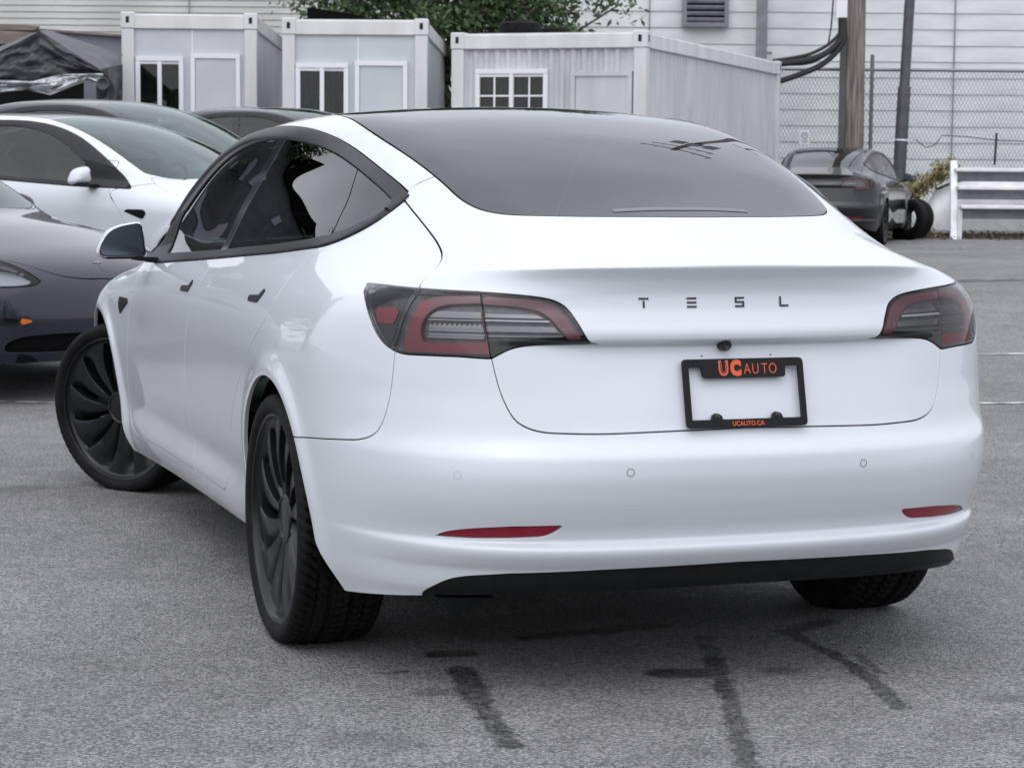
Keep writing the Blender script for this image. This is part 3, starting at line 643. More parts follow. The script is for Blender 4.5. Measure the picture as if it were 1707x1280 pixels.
# ================================================================ car
def f_band(M_, lo, hi): return clip(clip(M_, lambda V: lo-V[:, 2]), lambda V: V[:, 2]-hi)
def make_car(name, label, cat, res, hi, Bd, pm, group=None, steer=0, plate=False, frontbits=True):
    t = thing(name, label, cat, group=group)
    P = car_panels(Bd, res)
    def both(n, Mh, m, par=None, **k):
        a = mk(n, Mh, m, par or t); b = mk(n, mirror(Mh), m, par or t); return a, b
    def whole(n, Mh, m, par=None): return mk(n, joinm(Mh, mirror(Mh)), m, par or t)
    whole('underbody', P['shell'], MT['shell'])
    both('body_side', rim(P['body_side']), pm); both('front_wing', rim(P['fender']), pm)
    dR = both('rear_door', rim(P['rear_door']), pm); dF = both('front_door', rim(P['front_door']), pm)
    lid = whole('boot_lid', rim(P['trunk_lid']), pm)
    dif = clip(P['rear_bumper'], lambda V: s_of(V, 'tail', DIF)+.0006); bum = clip(P['rear_bumper'], lambda V: -s_of(V, 'tail', DIF)+.0006)
    rf = clip(bum, lambda V: s_of(V, 'tail', REFL)+.0012); bum = clip(bum, lambda V: -s_of(V, 'tail', REFL)+.0012)
    bo = whole('rear_bumper', rim(bum, .014), pm)
    # diffuser: satin black, with a thin raised bead along it
    dif = subdiv(dif, 1); V, Nn, F = dif; bead = .0045*np.exp(-((V[:, 2]-np.interp(V[:, 0]+V[:, 1], [-1, -.3, 0], [.287, .280, .262]))/.0035)**2)
    whole('diffuser', rim(offset(dif, bead-.002), .02), MT['plastic'])
    for sgn in (0, 1):
        q = offset(rf, -.006); q = mirror(q) if sgn else q
        r_ = mk('rear_reflector', q, MT['red'], t)
        q2 = rim(offset(clip(bum, lambda V: s_of(V, 'tail', REFL)-.003), .0004), .008)
    both('reflector_recess', offset(clip(clip(P['base'], lambda V: V[:, 1]+.3), lambda V: s_of(V, 'tail', REFL)-.004), -.011), MT['gloss'])
    whole('bonnet', rim(P['bonnet']), pm)
    fb = P['front_bumper']; itk = clip(fb, lambda V: s_of(V, 'nose', INTK)); fb = clip(fb, lambda V: -s_of(V, 'nose', INTK)+.001)
    whole('front_bumper', rim(fb), pm); whole('lower_intake', offset(itk, -.03), MT['plastic'])
    if frontbits:
        both('turn_marker', rim(offset(clip(P['front_bumper'], lambda V: s_of(V, 'nose', rpath([(-3.085, .422), (-2.985, .440), (-2.985, .404)]))), .003), .004), MT['amber'])
        both('fog_slot', rim(offset(clip(P['front_bumper'], lambda V: s_of(V, 'nose', rpath([(-2.982, .440), (-2.72, .452, .01), (-2.70, .425, .01), (-2.72, .398, .01), (-2.982, .405)]))), .0015), .004), MT['gloss'])
        hl = P['headlight']
        for sgn in (0, 1):
            g = mirror if sgn else (lambda q: q)
            lo = mk('headlight', g(rim(hl, .02)), MT['lens'], t)
            mk('headlight_housing', g(offset(hl, -.022)), MT['gloss'], lo)
            mk('reflector_bowl', g(rim(offset(clip(hl, lambda V: s_of(V, 'nose', rpath([(-3.09, .625, .02), (-2.98, .612, .03), (-2.66, .612, .03), (-2.50, .665, .03), (-2.72, .70, .05), (-2.95, .675, .05)]))), -.012), .01)), MT['headlight'], lo)
            mk('running_light', g(rim(offset(clip(hl, lambda V: s_of(V, 'nose', rpath([(-3.06, .655), (-2.93, .700, .05), (-2.72, .735, .05), (-2.3, .780, .02), (-2.72, .722, .05), (-2.92, .688, .05), (-3.04, .648)]))), -.008), .01)), MT['chrome'], lo)
    # ---- glazing
    whole('rear_window', rim(P['rear_glass'], .006, .0008), MT['rearglass']); whole('roof_glass', rim(P['roof_glass'], .006), MT['rearglass'])
    whole('windscreen', rim(P['windscreen'], .006), MT['screen'])
    dlo = P['dlo']; sg = lambda V: s_of(V, 'side', GLS)
    fr = clip(dlo, lambda V: -sg(V)+.0008)                                   # black surround
    V = fr[0]; top = V[:, 2]-np.interp(V[:, 1], [-.2, .3, 1.0, 1.9], [1.15, 1.12, 1.12, 1.02])
    both('window_surround', rim(offset(fr, .0012), .01), MT['plastic'])
    vz = clip(clip(fr, lambda V: np.interp(V[:, 1], [-.25, -.17, 0, .4, 1.5, 2.0, 2.3], [1.12, 1.148, 1.15, 1.16, 1.16, 1.085, 1.00])-V[:, 2]), lambda V: V[:, 1]-2.28)
    vz = subdiv(vz, 2 if hi else 1); V = vz[0]; d = -s_of(V, 'side', DLO); h = .003+.013*np.sin(np.clip(d/.036, 0, 1)*PI)**.7*sstep(2.25, 1.9, V[:, 1])*(.35+.65*sstep(-.19, -.08, V[:, 1]))
    both('window_visor', rim(offset(vz, h), .014, .002), MT['trim'])
    belt = clip(clip(fr, lambda V: V[:, 2]-np.interp(V[:, 1], [-.25, -.1, 0, .4, 1.5, 2.3], [1.13, 1.12, 1.10, 1.07, 1.02, .955])), lambda V: V[:, 1]-2.28)
    belt = subdiv(belt, 2 if hi else 1); V = belt[0]; d = -s_of(V, 'side', DLO); both('belt_trim', rim(offset(belt, .003+.006*np.sin(np.clip(d/.03, 0, 1)*PI)**.7), .01, .002), MT['trim'])
    gl = clip(dlo, lambda V: sg(V)+.0008); gl = offset(gl, -.003)
    bp_ = lambda V: V[:, 1]-np.interp(V[:, 2], [.95, 1.24, 1.34], [1.068, 1.066, 1.036])
    qp_ = lambda V: V[:, 1]-np.interp(V[:, 2], [1.05, 1.066, 1.158, 1.24, 1.3], [-.06, -.048, .066, .178, .25])
    gf = clip(gl, lambda V: -bp_(V)+.003); gr = clip(clip(gl, lambda V: bp_(V)+.085), lambda V: -qp_(V)+.003); gq = clip(gl, lambda V: qp_(V)+.003)
    pil = clip(clip(gl, lambda V: bp_(V)+.003), lambda V: -bp_(V)-.085); both('b_pillar_cover', rim(offset(pil, .001), .006), MT['gloss'])
    for sgn in (0, 1):
        g = mirror if sgn else (lambda q: q)
        mk('door_window', g(gf), MT['sideglass'], dF[sgn]); mk('door_window', g(gr), MT['sideglass2'], dR[sgn]); mk('quarter_window', g(gq), MT['sideglass2'], t)
    bl = clip(P['rear_glass'], lambda V: s_of(V, 'top', rpath([(-.2, -.572), (.185, -.560, .01), (.185, -.580, .01), (-.2, -.594)])))
    whole('high_brake_light', offset(bl, .0012), MT['brakestrip'])
    # ---- tail lamps
    L = P['lamp']
    seam = lambda V: (V[:, 0]+V[:, 1])-np.interp(V[:, 2], [.80, .833, .862, .897, .939, .972, 1.0], [.112, .106, .09, .077, .058, .045, .04])
    spl = lambda V: (V[:, 0]+V[:, 1])-np.interp(V[:, 2], [.80, .817, .911, .969, 1.0], [-.262, -.254, -.221, -.195, -.18])
    sA = clip(L, lambda V: -seam(V)+.002); sB = clip(clip(L, lambda V: seam(V)+.002), lambda V: -spl(V)+.0025); sC = clip(L, lambda V: spl(V)+.0025)
    tl = lambda pts: (lambda V, p=rpath(pts): s_of(V, 'tail', p))
    OUTB = tl([(-.262, .826), (.060, .827, .01), (.036, .900, .05), (.010, .945, .05), (-.05, .961, .04), (-.198, .962)])
    INB = tl([(-.236, .855), (-.015, .851, .012), (.0, .880, .03), (-.022, .920, .05), (-.075, .941, .05), (-.205, .944)])
    OUTC = tl([(-.205, .9615), (-.31, .956, .05), (-.395, .949, .05), (-.448, .931, .04), (-.488, .897, .03), (-.520, .862), (-.50, .860), (-.28, .863), (-.246, .850)])
    INC = tl([(-.208, .942), (-.31, .938, .05), (-.385, .931, .05), (-.425, .912, .04), (-.466, .878, .02), (-.484, .860), (-.50, .857), (-.24, .84)])
    for sgn in (0, 1):
        g = mirror if sgn else (lambda q: q)
        lo = mk('tail_lamp', g(rim(sB, .016, .001)), MT['lens'], t); li = mk('tail_lamp', g(rim(sC, .016, .001)), MT['lens'], lid); ls = mk('side_marker_lamp', g(rim(sA, .016, .001)), MT['lens'], t)
        mk('lamp_housing', g(offset(sB, -.019)), MT['lampdark'], lo)
        mk('lamp_housing', g(offset(sC, -.019)), MT['lampdark'] , li) if False else None
        mk('marker_housing', g(offset(sA, -.010)), MT['gloss'], ls)
        mk('marker_reflector', g(rim(offset(clip(sA, tl([(.188, .929, .004), (.083, .931, .004), (.104, .890, .004), (.172, .891, .004)])), -.006), .004)), MT['red'], ls)
        mk('lamp_housing', g(offset(sC, -.019)), MT['lampdark'], li)
        gA = clip(clip(sB, OUTB), lambda V: -INB(V)+.001)
        low = clip(gA, lambda V: V[:, 2]-.8535); up = clip(gA, lambda V: .8535-V[:, 2]); 
        side = clip(up, lambda V: -(V[:, 0]+V[:, 1])-.03-(.93-V[:, 2])*.3); upr = clip(up, lambda V: (V[:, 0]+V[:, 1])+.03+(.93-V[:, 2])*.3)
        mk('light_guide', g(rim(offset(low, -.005), .012)), MT['red'], lo); mk('light_guide', g(rim(offset(side, -.005), .012)), MT['red'], lo); mk('light_guide', g(rim(offset(upr, -.005), .012)), MT['pink'], lo)
        gC = clip(clip(clip(sC, OUTC), lambda V: -INC(V)+.001), lambda V: .8585-V[:, 2]); mk('light_guide', g(rim(offset(gC, -.005), .012)), MT['pink'], li)
        # horizontal reflector fins behind the clear part
        inner = clip(sB, lambda V: INB(V)+.006); innc = clip(sC, lambda V: INC(V)+.006)
        for z0, z1, dp in ((.862, .866, .006), (.878, .896, .013), (.903, .906, .006), (.911, .927, .014), (.868, .874, .015)):
            b_ = f_band(clip(inner, lambda V: (V[:, 0]+V[:, 1])+.03), z0, z1)
            if len(b_[2]): mk('reflector_fin', g(rim(offset(b_, -dp), .004)), MT['chrome'], lo)
        for z0, z1, dp in ((.880, .893, .009), (.904, .907, .006), (.915, .924, .014), (.868, .871, .007)):
            b_ = f_band(clip(innc, lambda V: -(V[:, 0]+V[:, 1])-.47), z0, z1)
            if len(b_[2]): mk('reflector_fin', g(rim(offset(b_, -dp), .004)), MT['led'] if z0 == .904 else MT['chrome'], li)  # one fin is pale: a highlight put into its colour
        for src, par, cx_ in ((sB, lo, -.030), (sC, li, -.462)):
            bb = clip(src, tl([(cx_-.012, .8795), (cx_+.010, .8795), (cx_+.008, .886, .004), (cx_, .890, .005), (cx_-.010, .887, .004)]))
            if len(bb[2]): mk('bulb_reflector', g(rim(offset(bb, -.004), .004)), MT['led'], par)  # small pale patch, a painted highlight; there is no bulb here
        tr = clip(sC, lambda V: V[:, 2]-.8585); mk('lamp_lower_trim', g(rim(offset(tr, .001), .01)), MT['gloss'], li)
        tr = clip(sB, lambda V: V[:, 2]-.8262); mk('lamp_lower_trim', g(rim(offset(tr, .001), .01)), MT['gloss'], lo)
    # ---- floor, wheel wells
    mb = MB(); mb.box((0, 1.42, .20), (1.56, 2.05, .04)); mb.box((0, -.55, .285), (1.1, .5, .03)); mb.box((0, 3.35, .22), (1.2, .5, .03)); mb.box((0, 0, .24), (.9, .8, .05)); mb.box((0, 2.875, .24), (.9, .8, .05))
    mb.build('floor_pan', MT['shell'], t)
    for sx in (-1, 1):
        for yc in (0, 2.875):
            mb = MB(); n = 20; V = []
            for i in range(n+1):
                a = -.25+(PI+.5)*i/n
                V += [(sx*.885, yc+(AR+.008)*math.cos(a), .335+(AR+.008)*math.sin(a)), (sx*.50, yc+(AR+.008)*math.cos(a), .335+(AR+.008)*math.sin(a)), (sx*.50, yc, .3)]
            F = []
            for i in range(n): o = i*3; F += [(o, o+1, o+4, o+3), (o+1, o+2, o+5, o+4)]
            mb.add(V, F); mb.build('wheel_liner', MT['shell'], t)
    for i, (x, y) in enumerate(((-.80, 0), (.80, 0), (-.795, 2.875), (.795, 2.875))):
        make_wheel(t, x, y, x < 0, steer if y > 1 else 0, hi)
    # ---- door handles, camera trims, fuel etc
    both2 = lambda n, M_, m, par: (mk(n, M_, m, par[0]), mk(n, mirror(M_), m, par[1]))
    for y0, par in ((.215, dR), (1.215, dF)):
        z0 = .0 if y0 < 1 else -.026
        hp = rpath([(y0+.155, .884+z0, .002), (y0+.148, .899+z0, .002), (y0+.040, .905+z0, .003), (y0+.002, .925+z0, .002), (y0-.014, .918+z0, .003), (y0+.035, .886+z0, .004)])
        src = P['rear_door'] if y0 < 1 else P['front_door']
        both2('door_handle', rim(offset(clip(src, lambda V: s_of(V, 'side', hp)), .0035), .004), MT['trim'], par)
    cp = rpath([(2.475, .752, .012), (2.445, .712, .01), (2.29, .765, .006), (2.31, .777, .006), (2.46, .776, .01)])
    both('repeater_camera', rim(offset(clip(P['fender'], lambda V: s_of(V, 'side', cp)), .003), .004), MT['gloss'])
    # ---- small T shaped emblem on the nose
    pts = [(-.030, .030), (-.012, .036), (.012, .036), (.030, .030), (.026, .020), (.010, .025), (.004, .022), (.0, -.038), (-.004, .022), (-.010, .025), (-.026, .020)]
    a0 = np.array([[.0005, 3.575, .9]]); lo_, hi_ = .5, 1.0
    for _ in range(30):
        m_ = .5*(lo_+hi_)
        if Bd.f(np.array([[.0005, 3.575, m_]]))[0] < 0: lo_ = m_
        else: hi_ = m_
    nn_ = Vector(Bd.grad(np.array([[.0005, 3.575, lo_]]))[0]); nn_.x = 0; nn_.normalize(); up_ = Vector((0, -nn_.z, nn_.y))
    V, F = extrude2d(pts, .003, lambda a, b, c: tuple(Vector((a, 3.575, lo_))+up_*b+nn_*(c+.0005))); eo = MB().add(V, F).build('nose_emblem', MT['disc'], t); fix_normals(eo)
    # ---- door mirrors
    for sx in (-1, 1):
        prof = []; nu_, nv_ = 28, 10
        OUTL = rpath([(-.088, -.058, .018), (.090, -.060, .028), (.088, -.022, .04), (.045, .045, .075), (-.072, .066, .028)], 7)*np.array([1, 1]); nu_ = len(OUTL)
        def outl(a):      # outline seen from behind: flat foot, near-upright inner edge, top falling outwards
            p = OUTL[int(round(a/(2*PI)*nu_)) % nu_]; return p[0]*sx, p[1]
        mb = MB(); V = []
        for i in range(nv_+1):
            q = i/nv_; k = math.sqrt(max(0, 1-(q*.98)**2.4))
            for j in range(nu_):
                x, z = outl(2*PI*j/nu_); V.append((x*k, .012+.085*q, z*k+.004*q))
        F = [(i*nu_+j, i*nu_+(j+1) % nu_, (i+1)*nu_+(j+1) % nu_, (i+1)*nu_+j) for i in range(nv_) for j in range(nu_)]
        F.append(tuple(nv_*nu_+j for j in range(nu_)))
        V += [(outl(2*PI*j/nu_)[0]*.93, -.002, outl(2*PI*j/nu_)[1]*.93) for j in range(nu_)]; o = (nv_+1)*nu_
        F += [(o+j, o+(j+1) % nu_, (j+1) % nu_, j) for j in range(nu_)]
        mb.add(V, F); ho = mb.build('door_mirror', pm, t, True, (sx*.985, 1.96, 1.000), 50); fix_normals(ho); ho.rotation_euler = (0, 0, -sx*.10)
        mb = MB(); V = [(outl(2*PI*j/nu_)[0]*.925, .0, outl(2*PI*j/nu_)[1]*.925) for j in range(nu_)]+[(outl(2*PI*j/nu_)[0]*.87, -.001, outl(2*PI*j/nu_)[1]*.87) for j in range(nu_)]
        F = [(j, (j+1) % nu_, nu_+(j+1) % nu_, nu_+j) for j in range(nu_)]; mb.add(V, F).build('mirror_bezel', MT['gloss'], ho)
        mb = MB(); V = [(outl(2*PI*j/nu_)[0]*.87, .0, outl(2*PI*j/nu_)[1]*.87) for j in range(nu_)]; V.append((0, -.0008, 0)); F = [(j, (j+1) % nu_, nu_) for j in range(nu_)]
        mg = mb.add(V, F).build('mirror_glass', MT['mirror'], ho, True); fix_normals(mg)
        mb = MB(); V = []
        for j in range(nu_):
            x, z = outl(2*PI*j/nu_); V += [(x*1.03, .085, -.060), (x*1.03, -.004, -.060)] 
        mb.box((-sx*.010, .045, -.061), (.130, .066, .010), bev=.006); mb.hexa([(-sx*.20, .0, -.088), (-sx*.05, .0, -.071), (-sx*.05, .075, -.071), (-sx*.20, .09, -.088), (-sx*.20, .0, -.062), (-sx*.05, .0, -.058), (-sx*.05, .075, -.058), (-sx*.20, .09, -.062)])
        mb.build('mirror_foot', MT['plastic'], ho, False)
    # ---- cabin
    def seat(x, y, wd, back=.62, lean=.36):
        mb = MB(); mb.box((x, y+.05, .48), (wd, .50, .15), bev=.05)
        Vs = []
        for i in range(9):
            q = i/8; yy = y-.22-lean*q*.75; zz = .50+back*q; ww = wd*(1-.22*q**2)/2; th_ = .075*(1-.45*q)
            Vs += [(x-ww, yy, zz), (x-ww*.8, yy+th_, zz+.01), (x+ww*.8, yy+th_, zz+.01), (x+ww, yy, zz), (x+ww*.8, yy-th_, zz), (x-ww*.8, yy-th_, zz)]
        F = [(i*6+j, i*6+(j+1) % 6, (i+1)*6+(j+1) % 6, (i+1)*6+j) for i in range(8) for j in range(6)]+[tuple(48+j for j in range(6))]
        mb.add(Vs, F); o = mb.build('seat', MT['seat'], t, True, None, 60); fix_normals(o)
        hr = MB(); hr.box((x, y-.22-lean*.80, .50+back+.085), (wd*.50, .10, .17), bev=.045); hr.build('headrest', MT['seat'], o, True, None, 60)
    seat(-.38, 1.28, .52); seat(.38, 1.28, .52); seat(-.40, .42, .50, .52, .40); seat(.40, .42, .50, .52, .40); seat(0, .42, .32, .48, .40)
    mb = MB(); mb.box((0, 2.12, .80), (1.42, .42, .20), bev=.06); mb.box((0, -.22, .92), (1.05, .62, .05), bev=.02); mb.build('dashboard', MT['interior'], t, True, None, 50)
    mb = MB(); mb.tube([(-.38+.175*math.cos(a), 1.80+.06*math.sin(a), .92+.165*math.sin(a)) for a in np.linspace(0, 2*PI, 25)], .014, 6); mb.box((-.38, 1.83, .915), (.30, .04, .06), bev=.015); mb.build('steering_wheel', MT['interior'], t, True)
    mb = MB(); mb.box((-.0, 1.84, 1.02), (.34, .02, .20), bev=.008); mb.build('centre_screen', MT['gloss'], t)
    if plate:
        extras(t, lid, bo, Bd)
    return t
def rear_frame(z0, off):
    """frame on the boot lid face: a = lateral, b = up along the face, c = outwards (rearwards)"""
    def fr(tilt, yc):
        def f(a, b, c): return (a, yc+b*math.sin(tilt)-c*math.cos(tilt)-off, z0+b*math.cos(tilt)+c*math.sin(tilt)*0)
        return f
    return fr
def extras(t, lid, bo, Bd):
    # licence plate frame without a plate
    fr = rear_frame(.735, .010)(.235, -.9535)
    def rr(w_, h_, r, n=5): return rpath([(-w_, -h_, r), (w_, -h_, r), (w_, h_, r), (-w_, h_, r)], n)
    out = rr(.156, .0815, .012); 
    inn = rpath([(-.142, -.062, .002), (-.092, -.062), (-.088, -.050, .006), (-.076, -.046, .006), (-.066, -.052, .006), (-.064, -.062), (.064, -.062), (.066, -.052, .006), (.076, -.046, .006), (.088, -.050, .006), (.092, -.062), (.142, -.062, .002), (.142, .062, .004), (.108, .062, .002), (.106, .036, .008), (-.106, .036, .008), (-.108, .062, .002), (-.142, .062, .004)])
    from mathutils.geometry import tessellate_polygon
    tri = tessellate_polygon([[Vector((p[0], p[1], 0)) for p in out], [Vector((p[0], p[1], 0)) for p in inn]])
    A = list(out)+list(inn); n = len(A); h = .006
    V = [fr(p[0]*(1 if i >= len(out) else .993), p[1]*(1 if i >= len(out) else .988), h) for i, p in enumerate(A)]+[fr(p[0], p[1], h-.002) for p in A]+[fr(p[0], p[1], -.004) for p in A]
    F = [tuple(x) for x in tri]; no = len(out)
    for k in (0, 1):
        F += [(k*n+i, (k+1)*n+i, (k+1)*n+(i+1) % no, k*n+(i+1) % no) for i in range(no)]
        ni = len(inn); F += [(k*n+no+i, k*n+no+(i+1) % ni, (k+1)*n+no+(i+1) % ni, (k+1)*n+no+i) for i in range(ni)]
    pf = MB().add(V, F).build('licence_plate_frame', MT['plastic'], t); fix_normals(pf)
    def put(txt, size, cx, cy, bold, sx, nm, m, h=.0005):
        V, F = text_mesh(txt, size, h, bold, sx); V = [fr(x+cx, y+cy, .0065+z) for x, y, z in V]
        return MB().add(V, F).build(nm, m, pf)
    put('U', .046, -.053, .058, .0024, .78, 'printed_letter', MT['orange']); put('U', .040, -.053, .0585, -.0001, .70, 'printed_letter', MT['badge'], .0009)
    put('U', .036, -.053, .0590, -.0010, .55, 'printed_letter', MT['orange'], .0013)
    put('C', .046, -.0215, .058, .0036, .80, 'printed_letter', MT['orange'])
    for i, ch in enumerate('AUTO'): put(ch, .036, .008+i*.0215+(.002 if i > 1 else 0), .056, -.0004, .78, 'printed_letter', MT['orange'])
    put('UCAUTO.CA', .0155, .0, -.0722, .0002, .92, 'printed_web_address', MT['orange'])
    for sx in (-.078, .078):
        mb = MB(); c = fr(sx, -.0535, .0055); mb.lathe([(0, .0001), (-.001, .005), (.002, .0062)], 14, 'Y', c); mb.build('screw_head', MT['chrome'], pf, True)
    # letters T E S L as raised strokes
    zc = .9465
    def sy(x, z): 
        a = np.array([[abs(x), -1.2, z]]); lo, hi = -1.3, -.6
        for _ in range(30):
            m = .5*(lo+hi)
            if Bd.f(np.array([[abs(x), m, z]]))[0] < 0: hi = m
            else: lo = m
        return lo
    def stroke(mb, x0, x1, z0, z1):
        x0, x1 = sorted((x0, x1)); b = []
        ys = [(x, z, sy(x, z)) for x, z in ((x0, z0), (x1, z0), (x1, z1), (x0, z1))]
        mb.hexa([(x, y+.002, z) for x, z, y in ys]+[(x, y-.0022, z) for x, z, y in ys])
    s_ = .0118; th = .0042
    let = {'T': [(-s_, s_, s_-th, s_), (-th/2, th/2, -s_, s_-th-.003)],
           'E': [(-s_, s_, s_-th, s_), (-s_, s_, -th/2, th/2), (-s_, s_, -s_, -s_+th)],
           'S': [(-s_, s_, s_-th, s_), (-s_, -s_+th, 0, s_-th), (-s_, s_, -th/2, th/2), (s_-th, s_, -s_+th, -th/2), (-s_, s_, -s_, -s_+th)],
           'L': [(-s_, -s_+th, -s_+th, s_), (-s_, s_, -s_, -s_+th)]}
    for ch, x in (('T', -.241), ('E', -.123), ('S', -.001), ('L', .116)):
        mb = MB()
        for a, b, c, d in let[ch]: stroke(mb, x+a, x+b, zc+c, zc+d)
        o = mb.build('badge_letter', MT['badge'], lid); fix_normals(o)
    # reversing camera, plate screws, parking sensors
    mb = MB(); mb.lathe([(0, .0001), (-.002, .010), (.006, .014), (.03, .016)], 20, 'Y', (-.042, -.952, .846)); mb.build('reversing_camera', MT['gloss'], lid, True)
    for x in (-.097, .081): mb = MB(); mb.lathe([(0, .0001), (.001, .0024), (.004, .0026)], 10, 'Y', (x, sy(x, .82)-.0012, .82)); mb.build('plate_bolt', MT['badge'], lid, True)
    for x, z in ((-.678, .553), (-.301, .561), (.301, .561), (.678, .553)):
        y = sy(x, z); n = Bd.grad(np.array([[abs(x), y, z]]))[0]; n[0] *= np.sign(x); n = Vector(n); q = n.to_track_quat('Z', 'Y').to_matrix()
        mb = MB(); mb.lathe([(.0002, .0092), (.0007, .0092), (.0007, .0082), (.0002, .0082)], 28, 'Z'); V = [q @ Vector(p)+Vector((x, y, z)) for p in mb.v]
        mb2 = MB().add(V, mb.f).build('parking_sensor', MT['trim'] if abs(x) < .5 else MT['white'], bo, True)
    # splash shield under the bumper and the rear suspension arm seen below it
    mb = MB(); mb.hexa([(-.655, -.74, .200), (-.640, -.74, .196), (-.640, -.70, .196), (-.655, -.70, .200), (-.69, -.75, .245), (-.56, -.79, .245), (-.56, -.70, .245), (-.69, -.70, .245)]); mb.build('under_tray', MT['plastic'], t)
def copy_tree(o, parent=None):
    c = o.copy(); COL.objects.link(c)
    if parent: c.parent = parent
    for ch in list(o.children): copy_tree(ch, c)
    return c

GZ0 = .20

# ================================================================ ground
def asphalt():
    m, nt, b = mat('worn_asphalt'); b.inputs['Specular IOR Level'].default_value = .25; N = nt.nodes; L = nt.links
    tc = N.new('ShaderNodeTexCoord')
    def noise(sc_, det=4, ro=.55, dist=0):
        n = N.new('ShaderNodeTexNoise'); n.inputs['Scale'].default_value = sc_; n.inputs['Detail'].default_value = det; n.inputs['Roughness'].default_value = ro; n.inputs['Distortion'].default_value = dist; L.new(tc.outputs['Object'], n.inputs['Vector']); return n
    def ramp(src, p0, c0, p1, c1):
        r = N.new('ShaderNodeValToRGB'); e = r.color_ramp.elements; e[0].position = p0; e[1].position = p1; e[0].color = (*c0, 1) if hasattr(c0, '__len__') else (c0, c0, c0, 1); e[1].color = (*c1, 1) if hasattr(c1, '__len__') else (c1, c1, c1, 1); L.new(src, r.inputs[0]); return r.outputs[0]
    def mix(f, a, b_, mode='MIX'):
        x = N.new('ShaderNodeMix'); x.data_type = 'RGBA'; x.blend_type = mode
        if isinstance(f, float): x.inputs[0].default_value = f
        else: L.new(f, x.inputs[0])
        L.new(a, x.inputs[6]); L.new(b_, x.inputs[7]); return x.outputs[2]
    def math_(op, a, b_=None, c=None):
        x = N.new('ShaderNodeMath'); x.operation = op
        for i, v in enumerate((a, b_, c)):
            if v is None: continue
            if isinstance(v, (int, float)): x.inputs[i].default_value = v
            else: L.new(v, x.inputs[i])
        return x.outputs[0]
    vo = N.new('ShaderNodeTexVoronoi'); vo.inputs['Scale'].default_value = 150; L.new(tc.outputs['Object'], vo.inputs['Vector'])
    sp = N.new('ShaderNodeSeparateColor'); L.new(vo.outputs['Color'], sp.inputs[0])
    grain = ramp(sp.outputs[0], .10, (.075, .076, .078), .97, (.45, .447, .44))
    gap = ramp(vo.outputs['Distance'], .25, 1.0, .85, .42)
    base = mix(1.0, grain, gap, 'MULTIPLY')
    fine = noise(520, 2); base = mix(.35, base, ramp(fine.outputs[0], .35, .04, .66, .42))
    big = noise(.55, 5, .6); base = mix(1.0, base, ramp(big.outputs[0], .3, .80, .7, 1.16), 'MULTIPLY')
    med = noise(5.5, 5, .6); base = mix(1.0, base, ramp(med.outputs[0], .3, .86, .7, 1.12), 'MULTIPLY')
    # oil and water marks where they lie on the ground
    sx = N.new('ShaderNodeSeparateXYZ')
    wob = noise(16, 6, .75); wv = N.new('ShaderNodeVectorMath'); wv.operation = 'MULTIPLY_ADD'; L.new(wob.outputs['Color'], wv.inputs[0]); wv.inputs[1].default_value = (.09, .09, 0); wv.inputs[2].default_value = (-.045, -.045, 0)
    av = N.new('ShaderNodeVectorMath'); av.operation = 'ADD'; L.new(tc.outputs['Object'], av.inputs[0]); L.new(wv.outputs[0], av.inputs[1]); L.new(av.outputs[0], sx.inputs[0])
    X, Y = sx.outputs[0], sx.outputs[1]; acc = None
    for x0, y0, x1, y1, r, dk in STAINS:
        dx, dy = x1-x0, y1-y0; L2 = dx*dx+dy*dy+1e-6
        ax = math_('SUBTRACT', X, x0); ay = math_('SUBTRACT', Y, y0)
        t = math_('ADD', math_('MULTIPLY', ax, dx/L2), math_('MULTIPLY', ay, dy/L2)); t = math_('MINIMUM', math_('MAXIMUM', t, 0.), 1.)
        ex = math_('SUBTRACT', ax, math_('MULTIPLY', t, dx)); ey = math_('SUBTRACT', ay, math_('MULTIPLY', t, dy))
        d = math_('SQRT', math_('ADD', math_('MULTIPLY', ex, ex), math_('MULTIPLY', ey, ey)))
        mr = N.new('ShaderNodeMapRange'); mr.interpolation_type = 'SMOOTHSTEP'; L.new(d, mr.inputs[0]); mr.inputs[1].default_value = r*1.1; mr.inputs[2].default_value = r*.55; mr.inputs[3].default_value = 0; mr.inputs[4].default_value = min(1.0, dk*1.25)
        acc = mr.outputs[0] if acc is None else math_('MAXIMUM', acc, mr.outputs[0])
    pat = noise(60, 4, .8); pm = N.new('ShaderNodeMapRange'); L.new(pat.outputs[0], pm.inputs[0]); pm.inputs[1].default_value = .38; pm.inputs[2].default_value = .56
    blt = noise(13, 5, .7); bm = N.new('ShaderNodeMapRange'); L.new(blt.outputs[0], bm.inputs[0]); bm.inputs[1].default_value = .36; bm.inputs[2].default_value = .58; bm.inputs[3].default_value = .62
    spk = N.new('ShaderNodeTexVoronoi'); spk.inputs['Scale'].default_value = 7; L.new(tc.outputs['Object'], spk.inputs['Vector']); sk = N.new('ShaderNodeMapRange'); L.new(spk.outputs['Distance'], sk.inputs[0]); sk.inputs[1].default_value = .085; sk.inputs[2].default_value = .04; sk.inputs[4].default_value = .35
    acc = math_('MAXIMUM', math_('MULTIPLY', acc, bm.outputs[0]), sk.outputs[0])
    sm = math_('MULTIPLY', acc, math_('ADD', math_('MULTIPLY', pm.outputs[0], .5), .5))
    rgb = N.new('ShaderNodeRGB'); rgb.outputs[0].default_value = (.006, .006, .007, 1)
    base = mix(sm, base, rgb.outputs[0]); L.new(base, b.inputs['Base Color'])
    L.new(math_('SUBTRACT', .88, math_('MULTIPLY', sm, .35)), b.inputs['Roughness'])
